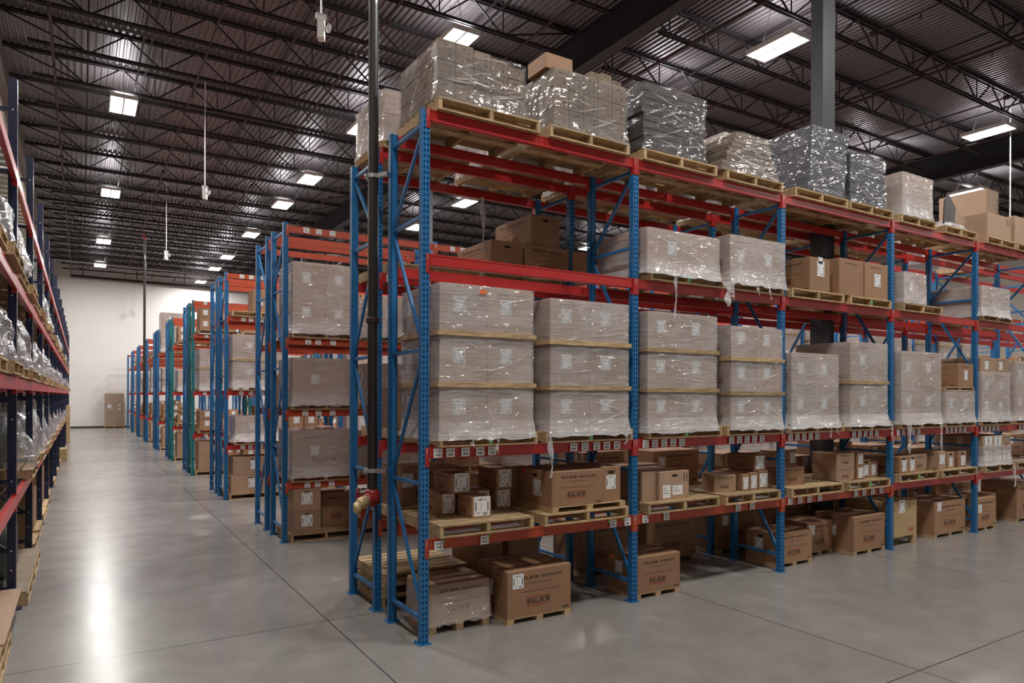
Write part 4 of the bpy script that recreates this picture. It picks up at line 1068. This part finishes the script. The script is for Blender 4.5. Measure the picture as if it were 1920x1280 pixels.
# jagged stacks of trays under film
def stack(x0, x1, n, th, place, m, seed, jx=.05, d=.88, yf=FY+.03, milky='film_clear', taper=0.0, z=z5, pal=None, tails=(), what='flat tray', lean=0.0):
    rnd = random.Random(seed); pl = pal or (x0-.01, x1+.06)
    pallet(pl[0], FY, z, pl[1]-pl[0], .98, 'wooden pallet under stacked trays, '+place)
    zc = z+.121; prof = []
    for k in range(n):
        a = rnd.uniform(0, jx)+taper*k; b = rnd.uniform(0, jx)+taper*k*.8; s = lean*k
        prof.append((a+s, -b+s))
        w_ = (x1-b+s)-(x0+a+s)
        me = bevbox(w_, d-rnd.uniform(0, .03), th-.004, .008).mesh('flat_tray', m)
        o = link('flat_tray', me, None, (x0+a+s, yf, zc+th*k)); tag(o, f'{ORD[k]} {what} from the bottom, {place}', 'tray')
    def pf(t):
        k = min(n-1, int(t*n)); return prof[k][0], prof[k][1], 0, 0
    wrap(x0, x1, yf-.005, yf+d, zc-.02, zc+th*n+.004, 'glossy film around stacked trays, '+place, m=milky, seed=seed, rows=n*4, profile=pf, jit=.009, skirt=.03, tails=tails, top=True, folds=26)
stack(2.58, 3.60, 9, .083, 'after second post, top beams', 'dark_tray', 41, jx=.05, pal=(2.60, 3.76))
stack(3.84, 4.93, 8, .062, 'between second and third posts, top beams', 'wood_old', 42, jx=.04, taper=.036, pal=(3.93, 4.98), what='weathered board layer')
stack(5.50, 6.34, 7, .127, 'after third post, top beams', 'blue_tray', 43, jx=.05, pal=(5.22, 6.38), lean=.014)
stack(6.45, 7.34, 5, .138, 'before fourth post, top beams', 'blue_tray', 44, jx=.04, pal=(6.42, 7.50))
stack(7.78, 8.62, 1, .64, 'after fourth post, top beams', 'card2', 45, jx=.0, pal=(7.72, 8.70), milky='film', what='tall wrapped block')
# torn open load with a folded cover, large cartons beyond
pallet(8.98, FY, z5, 1.0, .98, 'wooden pallet heaped with torn film before fifth post, top beams')
def heap(x, y, z, w, d, h, seed, m, name, label, cat, n=18):
    rnd = random.Random(seed); mb = MB(); rings = 8
    for r in range(rings+1):
        t = r/rings; rr = cos(t*pi/2)**.38 if t < 1 else 0.02
        for k in range(n):
            a = 2*pi*k/n; sq = 1/max(abs(cos(a)), abs(sin(a)))**.55
            j = 1+.16*noise.noise(Vector((cos(a)*1.7+seed, sin(a)*1.7, t*3)))+rnd.uniform(-.02, .02)
            mb.v.append((w/2*cos(a)*rr*sq*j, d/2*sin(a)*rr*sq*j, h*t*(1+.12*noise.noise(Vector((a, seed, t*2))))))
    for r in range(rings):
        for k in range(n):
            a = r*n+k; b = r*n+(k+1) % n; mb.f.append((a, b, b+n, a+n)); mb.mi.append(0)
    o = link(name, mb.mesh(name, m), None, (x, y, z)); tag(o, label, cat); return o
heap(9.45, .35, z5+.122, .85, .8, .16, 5, 'film', 'torn_film_heap', 'heap of torn film on the pallet before fifth post, top beams', 'plastic film')
bd = MB(); bd.poly([(0,0,0),(.05,.0,.45),(.20,.02,.58),(.52,.06,.40),(.40,.03,0)]); bd.poly([(0,.012,0),(.40,.042,0),(.52,.072,.40),(.20,.032,.58),(.05,.012,.45)])
bd.quad((.05,0,.45),(.05,.012,.45),(.2,.032,.58),(.2,.02,.58)); bd.quad((.2,.02,.58),(.2,.032,.58),(.52,.072,.40),(.52,.06,.40))
o2 = link('cardboard_flap', MB().bar((0,0,0), (.62,.0,-.30), .02, .20).mesh('cardboard_flap', 'card2'), None, (9.45, .20, z5+.60)); tag(o2, 'pale cardboard flap slanting down beside dark folded board, top beams', 'board')
o = link('folded_board', bd.mesh('folded_board', 'dark_tray'), None, (9.12, .06, z5+.125)); tag(o, 'dark folded board sticking up from torn film, top beams', 'board')
carton(10.40, -.02, z5+.121, .85, .88, .42, 'pale carton with red and black marks after fifth post, top beams', m='card2', front='side_marks')
pallet(10.33, FY, z5, 1.05, .98, 'wooden pallet under pale carton after fifth post, top beams')
pallet(11.44, FY, z5, 1.05, .98, 'wooden pallet under last pale carton, top beams')
carton(11.40, -.02, z5+.121, .95, .85, .49, 'pale carton at the picture edge, top beams', m='card2', front=None)
xw0 = onY(1757, 357, RB).x
pallet(12.95, RB-.03, z5, 1.1, .95, 'wooden pallet under the huge upright carton, rack behind, top beams', parts=False)
carton(13.02, RB-.02, z5+.121, .50, .93, 1.53, 'huge upright brown carton behind the torn film load, top beams', m='card2', front='side_marks')
heap(11.9, RB+.4, z5+.001, 1.2, .85, .62, 8, 'bag', 'draped_load', 'dark plastic-draped load behind the pale cartons, top beams', 'draped load')

# --- rack behind the first: floor and loads seen through
for k in range(3):
    pallet(.06+.01*k, RB+.03, .121*k, 1.0, .95, f'{ORD[k]} pallet from the floor in the stack behind standpipe', parts=(k > 1))
bf = [(1.16, .36, .50, 'narrow tall carton behind the floor carton, rear floor'), (1.60, .42, .55, 'tall carton on the rear floor behind first bay'), (2.66, .85, .60, 'dark motor carton on rear floor behind second post'),
      (3.75, .95, .55, 'dark motor carton on rear floor behind second bay'), (5.15, .8, .62, 'dark motor carton on rear floor behind third post'), (6.35, .9, .55, 'dark motor carton on rear floor behind third bay'),
      (7.7, .9, .62, 'dark motor carton on rear floor behind plywood crate'), (8.9, .9, .55, 'dark motor carton on rear floor behind fourth bay'), (10.2, .9, .6, 'dark motor carton on rear floor behind fifth bay'), (11.5, .9, .55, 'dark motor carton on rear floor near picture edge')]
for (xx, ww, hh_, lab) in bf:
    skid(xx, RB-.02, 0, ww, .6, 'thin skid under '+lab)
    carton(xx, RB-.02, .055, ww, .6, hh_, lab, front='full' if ww > .5 else None, ship=[('f', .1, .55)] if ww > .5 and xx > 4 else [])
# ------------------------------------------------------------------ goods filled bay by bay on the racks further back
def fill(y, x_bay, z, room, place, rnd, parts=False, allow=('wrap', 'cartons', 'one', 'empty'), slots=(0, 1)):
    for s in slots:
        x0 = x_bay+.13+1.18*s; sn = ['first pallet', 'second pallet'][s]
        kind = rnd.choice(allow); pl = f'{sn}, {place}'
        if kind == 'empty': continue
        if kind == 'wrap':
            hgt = min(room-.15, rnd.choice([.7, .95, 1.2]))
            load(x0+.03, x0+1.03, y-.05, z, z+.12+hgt*.9, pl, tiers=2 if hgt > .8 else 1, cols=1, d=.93, seed=rnd.randint(1, 999), parts=False, strip=True, skirt=.04, pal=(x0, x0+1.07))
        else:
            pallet(x0, y-.05, z, 1.07, .93, 'wooden pallet under loose cartons, '+pl if kind != 'one' else 'wooden pallet under single carton, '+pl, parts=parts)
            if kind == 'one':
                hh = min(room-.2, rnd.uniform(.35, .5)); ww = rnd.uniform(.6, .9)
                carton(x0+.05, y-.02, z+.121, ww, .6, hh, 'single brown carton, '+pl, front='full', detail=parts, ship=[('f', .1, .5)])
            else:
                n = rnd.choice([2, 3]); ww = 1.0/n-.02; hh = min((room-.2)/2, rnd.uniform(.24, .34)); tt = 1 if room < .8 else rnd.choice([1, 2])
                for c in range(n):
                    for t in range(tt):
                        if t and c == n-1: continue
                        carton(x0+.03+(ww+.02)*c, y-.01+rnd.uniform(0, .05), z+.121+(hh+.002)*t, ww, .55, hh, f'{ORD[c]} brown carton {"on top" if t else "below"}, {pl}', ship=[('f', .3, .35)], detail=False)
LEVN = ['floor', 'lowest beams', 'second beams', 'third beams', 'top beams']
rnd = random.Random(99)
# rear run of the first pair, middle levels
for b in range(6):
    pl = f'{ORD[b]} bay of rear closest rack'
    fill(RB, b*W, .956, .7, 'lowest beams, '+pl, rnd, allow=('cartons', 'one', 'one'))
    fill(RB, b*W, 1.791, 1.5, 'second beams, '+pl, rnd, allow=('wrap', 'one', 'one') if b not in (2, 3) else ('one',))
    if b: fill(RB, b*W, 3.561, 1.1, 'third beams, '+pl, rnd, allow=('wrap', 'empty', 'empty', 'one') if b != 1 else ('empty',))
    if b not in (4, 5): fill(RB, b*W, 4.881, 1.4, 'top beams, '+pl, rnd, allow=('wrap',) if b else ('empty',))
# the two wrapped loads at the top of the rear run by the standpipe
load(.05, 1.02, RB-.03, z5, 5.50, 'rear rack behind the standpipe, top beams', tiers=2, cols=1, seed=51, strip=False, skirt=.04, labels=False, front=None)
load(1.35, 2.35, RB-.03, z5, 5.6, 'rear rack, further along first bay, top beams', tiers=1, cols=1, seed=52, strip=False, skirt=.04, labels=False, front=None)
# second row
y2 = ROWY[2]
r2 = 'second row'
def sized(u0, u1, vt, y, z): return onY(u0, vt, y-.05).z
load(.10, 1.12, y2-.05, 3.151, 3.151+1.17, r2+' end, third beams', tiers=2, cols=2, seed=61, strip=False, skirt=.05, side_lab=False, code=5)
load(.10, 1.12, y2-.05, 2.041, 2.041+.80, r2+' end, second beams', tiers=1, cols=1, seed=62, strip=False, skirt=.04, code=5)
load(.10, 1.12, y2-.05, .921, .921+.80, r2+' end, lowest beams', tiers=1, cols=1, seed=63, strip=False, skirt=.04, code=5, front='full')
pallet(.08, y2-.05, 0, 1.1, .95, 'wooden pallet on the floor at the end of second row')
for t in range(2): carton(.12, y2+.0, .122+.345*t, .43, .6, .343, ['lower', 'upper'][t]+' end-on carton with hand hole on floor, second row end', ship=[('f', .3, .3, .17, .18)], hole='f', m='card2')
pallet(1.2, y2-.05, 0, 1.1, .95, 'second wooden pallet on the floor of second row')
carton(1.22, y2+.0, .122, .85, .6, .48, 'big motor carton on floor pallet, second row, first bay', front='full')
carton(.68, y2+.35, .122, .48, .45, .56, 'darker carton behind the end-on pair, second row floor', front='full')
for b in range(10):
    for li, (zz, room) in enumerate([(0, .8), (.921, 1.0), (2.041, 1.0), (3.151, 1.6)]):
        if b == 0:
            if li: fill(y2, 0, zz, room, f'{LEVN[li]}, first bay, {r2}', rnd, allow=('wrap',), slots=(1,))
        else: fill(y2, b*W, zz, room, f'{LEVN[li]}, {ORD[b]} bay, {r2}', rnd, allow=('wrap', 'wrap', 'one', 'cartons'))
        if b < 4 and li in (2, 3): fill(y2+YB1, b*W, zz, room, f'{LEVN[li]}, {ORD[b]} bay, rear of {r2}', rnd, allow=('wrap', 'empty', 'one'))
# third row end
y3 = ROWY[3]; r3 = 'third row'
pallet(.06, y3-.05, 0, 1.1, .95, 'wooden pallet on the floor at the end of third row')
for t in range(2): carton(.10+.04*t, y3+.0, .122+.40*t, .80, .6, .395, ['lower', 'upper'][t]+' motor carton with hand hole on floor, third row end', ship=[('f', .45, .3, .2, .2)], hole='f', m='card2', side='full')
load(.18, 1.15, y3-.05, 1.181, 1.181+.62, r3+' end, lowest beams', tiers=1, cols=1, seed=71, strip=False, skirt=.10)
load(.12, 1.15, y3-.05, 2.361, 2.361+1.22, r3+' end, second beams', tiers=2, cols=1, seed=72, strip=True, skirt=.04)
pallet(.10, y3-.05, 3.971, 1.2, .95, 'wooden pallet on third beams, third row end')
carton(.55, y3, 4.093, .75, .6, .50, 'brown carton with orange sticker on third beams, third row end', ship=[('f', .1, .3)], stick=[('sticker_o', 'f', .4, .9)])
for b in range(9):
    for li, (zz, room) in enumerate([(0, 1.0), (1.181, 1.0), (2.361, 1.4), (3.971, .9)]):
        fill(y3, b*W, zz, room, f'{LEVN[li]}, {ORD[b]} bay, {r3}', rnd, allow=('wrap', 'one', 'cartons'), slots=(1,) if b == 0 else (0, 1))
# fourth row on
for r in range(4, 11):
    yr = ROWY[r]; rn = ORD[r-1]+' row'
    for b in range(min(rowbays[r], 2 if r < 7 else 1)):
        pallet(b*W+.06, yr-.05, 0, 1.1, .95, f'wooden pallet on floor, {ORD[b]} bay, {rn}', parts=False)
        for t in range(2): carton(b*W+.14, yr, .122+.42*t, .75, .6, .415, f'{["lower", "upper"][t]} floor carton, {ORD[b]} bay, {rn}', ship=[('f', .5, .3)], hole='f' if r < 6 else None, m='card2', detail=(r < 6))
        for li, (zz, room) in enumerate([(0, 1.0), (1.181, 1.0), (2.361, 1.4), (3.971, .9)]):
            al = {1: ('cartons',), 2: ('wrap',), 3: ('one', 'cartons')}.get(li, ('cartons',))
            fill(yr, b*W, zz, room, f'{LEVN[li]}, {ORD[b]} bay, {rn}', rnd, allow=al, slots=(1,) if li == 0 or (r == 6 and b == 0 and li == 3) else (0, 1))
    if r in (6, 8):
        pass
load(.10, 1.05, ROWY[6]-.05, 3.971, 5.62, 'rising above the sixth row', tiers=3, cols=1, seed=81, strip=False, parts=False, labels=True)

# ------------------------------------------------------------------ wrapped carton by the end wall, posts' plates and crates beyond the navy rack
pallet(-1.33, 48.35, 0, 1.16, .9, 'wooden pallet in front of the white end wall')
carton(-1.30, 48.40, .122, 1.10, .8, 2.22, 'tall taped brown carton standing alone against the white end wall', m='card2', ship=[('f', .12, .55, .24, .26), ('f', .72, .5, .14, .12), ('f', .72, .62, .14, .12)])
wrap(-1.30, -.20, 48.40, 49.20, .10, 2.34, 'thin film around the tall carton by the end wall', m='film_light', seed=91, top=False)

# ------------------------------------------------------------------ navy rack along the wall
XLc, YL0, WL, HL = -3.277, 3.205, 2.833, 5.576
LVL = [1.20, 2.44, 3.50, 4.62]
nav = empty('pallet_rack', (XLc, 0, 0)); tag(nav, 'navy rack with red beams along the wall, full of bagged goods', 'pallet rack')
def navy_post():
    mb = MB(); mb.box(-.04, .04, -.035, -.031, 0, HL); mb.box(-.04, -.036, -.031, .035, 0, HL); mb.box(.036, .04, -.031, .035, 0, HL); mb.box(-.04, -.02, .031, .035, 0, HL); mb.box(.02, .04, .031, .035, 0, HL)
    mb.m = 1
    for k in range(int(HL/.1)): 
        for yy in (-.015, .015): mb.box(.0400, .0404, yy-.004, yy+.004, .05+k*.1, .068+k*.1)
    mb.m = 2
    for z in (.42, .62, 1.35, 2.0, 2.9, 3.3, 4.2, 5.25): mb.box(-.008, .008, -.040, -.035, z-.008, z+.008)
    return mb.mesh('upright_post', ['navy', 'galv', 'bolt'])
npm = navy_post()
DN = .95
NB = 14
for k in range(-2, NB):
    yy = YL0+WL*k
    for xx in (0, -DN): 
        o = link('upright_post', npm, nav, (xx, yy, 0)); link('foot_plate', MB().box(-.07, .09, -.06, .06, 0, .008).mesh('foot_plate', 'navy'), o)
    for z in (.22, .62, 1.35, 2.2, 3.0, 3.9, 4.6, 5.25): link('cross_brace', cached('nb', lambda: MB().box(-DN+.04, -.04, -.02, .02, -.022, .022).mesh('cross_brace', 'navy')), nav, (0, yy, z))
    for z in (.62, 2.2, 3.9): link('diagonal_brace', cached('nd', lambda: MB().bar((-.04, 0, 0), (-DN+.04, 0, .7), .035).mesh('diagonal_brace', 'navy')), nav, (0, yy, z))
def nbeam():
    mb = MB(); mb.box(.0, .045, .042, WL-.042, -.125, 0); mb.box(.045, .048, .042, WL-.042, -.115, -.01)
    return mb.mesh('beam', 'red')
def nconn():
    return MB().box(.041, .047, -.0, .05, -.17, .02).box(.0, .047, .036, .042, -.17, .02).mesh('end_connector', 'red')
nbm, ncm = nbeam(), nconn()
ncm2 = MB().box(.041, .047, WL-.05, WL-.0, -.17, .02).box(.0, .047, WL-.042, WL-.036, -.17, .02).mesh('end_connector', 'red')
nwd = None
for k in range(-2, NB-1):
    for li, z in enumerate(LVL):
        for xx in (-.005, -DN+.0):
            bo = link('beam', nbm, nav, (xx, YL0+WL*k, z)); link('end_connector', ncm, bo); link('end_connector', ncm2, bo)
def wiredeck():
    mb = MB()
    for i in range(19): mb.box(-DN+.05, -.01, .06+i*(WL-.12)/18-.003, .06+i*(WL-.12)/18+.003, 0, .005)
    for i in range(10): mb.box(-DN+.05+i*.1-.003, -DN+.05+i*.1+.003, .06, WL-.06, .005, .01)
    return mb.mesh('wire_deck', 'wire_deck')
wdm = wiredeck()
for k in range(-2, 3):
    for z in LVL[:3]: link('wire_deck', wdm, nav, (0, YL0+WL*k, z+.001))
def slatdeck():
    mb = MB()
    for i in range(12): mb.box(-DN+.04, -.005, .07+i*.228, .07+i*.228+.15, 0, .03)
    return mb.mesh('slatted_deck', 'galv')
sdm = slatdeck()
for k in range(-2, 8): link('slatted_deck', sdm, nav, (0, YL0+WL*k, LVL[3]+.001))
def npallet(y, z, w, label, over=.04, h=.12, parts=True, d=1.0):
    # a pallet turned so that its openings look at the aisle
    o = empty('pallet', (XLc+.04+over, y, z), pi/2); tag(o, label, 'pallet')
    key = (round(w,3), round(d,3), 'nv', h)
    def top():
        mb = MB(); n = 7; bw = d/(n+1.3)
        for k in range(n): yy = (d-bw)*k/(n-1); mb.box(0, w, yy, yy+bw, h-.018, h)
        return mb.mesh('top_boards', 'wood')
    link('top_boards', cached(('nt',)+key, top), o)
    link('bottom_boards', cached(('nbb',)+key, lambda: MB().box(0, w, 0, .1, 0, .016).box(0, w, d/2-.05, d/2+.05, 0, .016).box(0, w, d-.1, d, 0, .016).mesh('bottom_boards', 'wood')), o)
    sm_ = cached(('ns',)+key, lambda: MB().box(0, .038, .002, d-.002, .0162, h-.0182).mesh('stringer', 'wood'))
    for xx in (0, w/2-.019, w-.038): link('stringer', sm_, o, (xx, 0, 0))
    return o
def bagged(y, z, r, hgt, seed, label, colour='motor'):
    """a motor-like lump standing on its pallet under a loose plastic bag"""
    cx = XLc-.42
    mo = empty('motor', (cx, y, z)); tag(mo, 'motor under plastic, '+label, 'motor')
    body = MB(); body.smooth = True; ct = r*.98+.05
    body.tube([(-.33, 0, ct), (-.30, 0, ct), (.26, 0, ct), (.30, 0, ct)], [r*.55, r*.80, r*.80, r*.45], 20)
    link('body', body.mesh('body', colour), mo)
    f = MB()
    for k in range(12):
        a = pi*(k+.5)/12; f.bar((-.22, cos(a)*r*.82, ct+sin(a)*r*.82), (.2, cos(a)*r*.82, ct+sin(a)*r*.82), .012, .05)
    link('cooling_fins', f.mesh('cooling_fins', colour), mo)
    link('foot', MB().box(-.25, .2, -r*.7, r*.7, 0, .05).mesh('foot', colour), mo)
    link('shaft', MB().tube([(.29, 0, ct), (.38, 0, ct)], .035, 10).mesh('shaft', 'bolt'), mo)
    heap(cx+.02, y, z-.0, .98, r*2+.2, hgt, seed, 'bag', 'plastic_bag', 'loose clear plastic bag draped over goods, '+label, 'plastic bag', n=26)
NLV = ['floor', 'lowest beams', 'second beams', 'third beams', 'top beams']
cntb = 0
for k in range(-1, NB-1):
    yb = YL0+WL*k
    bay = ORD[k+1]
    for li, z in enumerate([LVL[0]+.012, LVL[1]+.012, LVL[2]+.012]):
        for s in (0, 1):
            yy = yb+.14+1.33*s
            pl = f'{["first", "second"][s]} place, {NLV[li+1]}, {bay} bay of navy rack'
            if k > 8 and s == 1 and li != 1: continue
            if li == 0 and (k < 0 or (k == 0 and s == 0)): continue
            npallet(yy, z, 1.2, 'wooden pallet, '+pl, over=.07 if s else .03)
            if li == 0 and k < 0: continue
            if li == 2 and (k+s) % 3: continue
            if k > 6 and s == 1: continue
            rr_ = R.uniform(.26, .34)
            bagged(yy+.6, z+.121, rr_, rr_*2+R.uniform(.12, .2), 100+cntb, pl, colour='motor'); cntb += 1
# floor under the navy rack
npallet(YL0-2.55, 0.0, 1.25, 'lower wooden pallet of the pair jutting out by first navy post', over=.05)
npallet(YL0-2.55, .121, 1.25, 'wooden pallet of the jutting pair, middle one', over=.05)
o = link('plywood_sheet', MB().box(0, .95, 0, 1.9, 0, .018).mesh('plywood_sheet', 'card2'), None, (XLc-.85, YL0-2.1, .243)); tag(o, 'plywood sheet on pallets before the first navy post', 'sheet')
npallet(YL0+.10, 0, 1.25, 'long wooden pallet on floor after the first navy post, front half', over=.10, h=.13)
npallet(YL0+1.42, 0, 1.25, 'long wooden pallet on floor after the first navy post, rear half', over=.10, h=.13)
o = link('plywood_sheet', MB().box(0, .98, 0, 2.55, 0, .012).mesh('plywood_sheet', 'wood_old'), None, (XLc-.85, YL0+.11, .132)); tag(o, 'grey weathered sheet on the floor pallets after first navy post', 'sheet')
mo = empty('large_motor', (XLc-.40, YL0+.75, .146)); tag(mo, 'large grey-green motor with round dark opening on the floor pallet after first navy post', 'motor')
bt = MB(); bt.smooth = True; bt.tube([(-.3, 0, .40), (-.28, 0, .40), (.30, 0, .40), (.36, 0, .40)], [.30, .38, .38, .33], 28)
link('body', bt.mesh('body', 'motor'), mo)
rg = MB(); rg.smooth = True; rg.tube([(.355, 0, .40), (.39, 0, .40)], [.30, .27], 28); link('end_cover', rg.mesh('end_cover', 'motor_dark'), mo)
link('base', MB().box(-.3, .3, -.36, .36, 0, .06).mesh('base', 'motor'), mo)
link('conduit_box', MB().box(-.12, .14, -.15, .15, .76, .92).mesh('conduit_box', 'motor'), mo)
for k, (yy, hh_, ww) in enumerate([(YL0+WL+.3, .75, .8), (YL0+WL+1.5, .6, .9), (YL0+2*WL+.3, .8, 1.0), (YL0+2*WL+1.5, .7, .9), (YL0+3*WL+.3, .8, .9), (YL0+4*WL+.4, .7, .9), (YL0+5*WL+.4, .8, .9), (YL0+6*WL+.5, .7, .9)]):
    npallet(yy-.05, 0, ww+.15, f'floor pallet under crate, {ORD[k]} along below navy rack', over=.02)
    o = link('wooden_crate', bevbox(.8, ww, hh_, .005).mesh('wooden_crate', 'ply' if k % 2 == 0 else 'card'), None, (XLc-.82, yy, .122)); tag(o, f'{ORD[k]} {"plywood crate" if k % 2 == 0 else "brown carton"} standing on floor below navy rack', 'crate' if k % 2 == 0 else 'carton')
# crates standing out past the end of the rack
o = link('wooden_crate', bevbox(.5, .9, 1.75, .005).mesh('wooden_crate', 'ply'), None, (XLc-.33, 32.6, 0)); tag(o, 'tall narrow plywood crate leaning out at far end of navy rack', 'crate')
o = link('wooden_crate', bevbox(.6, .9, .42, .005).mesh('wooden_crate', 'ply'), None, (XLc-.39, 22.2, 0)); tag(o, 'low wooden box standing in aisle edge by the navy rack', 'crate')

# ------------------------------------------------------------------ leave out goods that nobody standing near the camera could see
import numpy as np
from mathutils.bvhtree import BVHTree
def _kill(o):
    for c in list(o.children): _kill(c)
    bpy.data.objects.remove(o, do_unlink=True)
def _top(o):
    while o.parent: o = o.parent
    return o
def look_around():
    bpy.context.view_layer.update()
    V, T, own, names, n = [], [], [], {}, 0
    for o in COL.objects:
        if o.type != 'MESH' or not o.data.polygons: continue
        clear = o.name.startswith(('stretch_film', 'plastic_bag'))
        if o.name.startswith(('film_creases', 'torn', 'printing', 'shipping', 'location', 'paper_label', 'sticker', 'green', 'hand_hole')): continue
        me = o.data; me.calc_loop_triangles()
        a = np.empty(len(me.vertices)*3, np.float32); me.vertices.foreach_get('co', a); a = a.reshape(-1, 3)
        mw = np.array(o.matrix_world); a = a @ mw[:3, :3].T+mw[:3, 3]
        t = np.empty(len(me.loop_triangles)*3, np.int32); me.loop_triangles.foreach_get('vertices', t)
        V.append(a); T.append(t.reshape(-1, 3)+n); n += len(a)
        i = names.setdefault(_top(o).name, len(names)); own.append(np.full(len(t)//3, i*2+clear))
    own = np.concatenate(own).tolist(); who = {v: k for k, v in names.items()}
    bvh = BVHTree.FromPolygons(np.concatenate(V).tolist(), np.concatenate(T).tolist(), all_triangles=True)
    rr = random.Random(3); here, near = {}, {}
    for off, g in (((0, 0), 2.5), ((-.7, -.3), 6), ((-.7, .4), 6), ((.7, -.3), 6), ((.7, .4), 6)):
        org0 = Vector(CAM)+RT*off[0]+UP*off[1]; book = here if g < 3 else near
        for y in np.arange(0, 1280, g):
            for x in np.arange(0, 1920, g):
                d = ray(x+rr.random()*g, y+rr.random()*g).normalized(); org = org0
                for h in range(8):
                    loc, nor, idx, dist = bvh.ray_cast(org, d)
                    if loc is None: break
                    k = own[idx]; nm = who[k//2]; book[nm] = book.get(nm, 0)+1
                    if k % 2: org = loc+d*.002; continue
                    break
    return here, near
here, near = look_around()
GOODS = ('carton', 'pallet', 'stretch film', 'board', 'skid', 'tray', 'motor', 'plastic bag', 'crate', 'sheet')
for o in [o for o in COL.objects if o.parent is None and o.get('category') in GOODS]:
    if not here.get(o.name) and near.get(o.name, 0) < 3: _kill(o)
# past the 290 cartons that show largest, the rest (a few pixels each, deep inside the racks) are one object
rest = sorted([o for o in COL.objects if o.parent is None and o.get('category') == 'carton'], key=lambda o: -here.get(o.name, 0))[290:]
if rest:
    mb = MB(); mts = []
    for o in rest:
        for q in [o]+list(o.children):
            mwl = q.matrix_world
            n = len(mb.v); mb.v += [tuple(mwl @ v.co) for v in q.data.vertices]
            for p_ in q.data.polygons:
                mt = q.data.materials[p_.material_index]
                if mt not in mts: mts.append(mt)
                mb.f.append(tuple(n+i for i in p_.vertices)); mb.mi.append(mts.index(mt))
    for o in rest: _kill(o)
    so_ = link('small_far_cartons', mb.mesh('small_far_cartons', mts)); tag(so_, 'remaining brown cartons showing only slivers deep inside the racks', 'carton', kind='stuff')
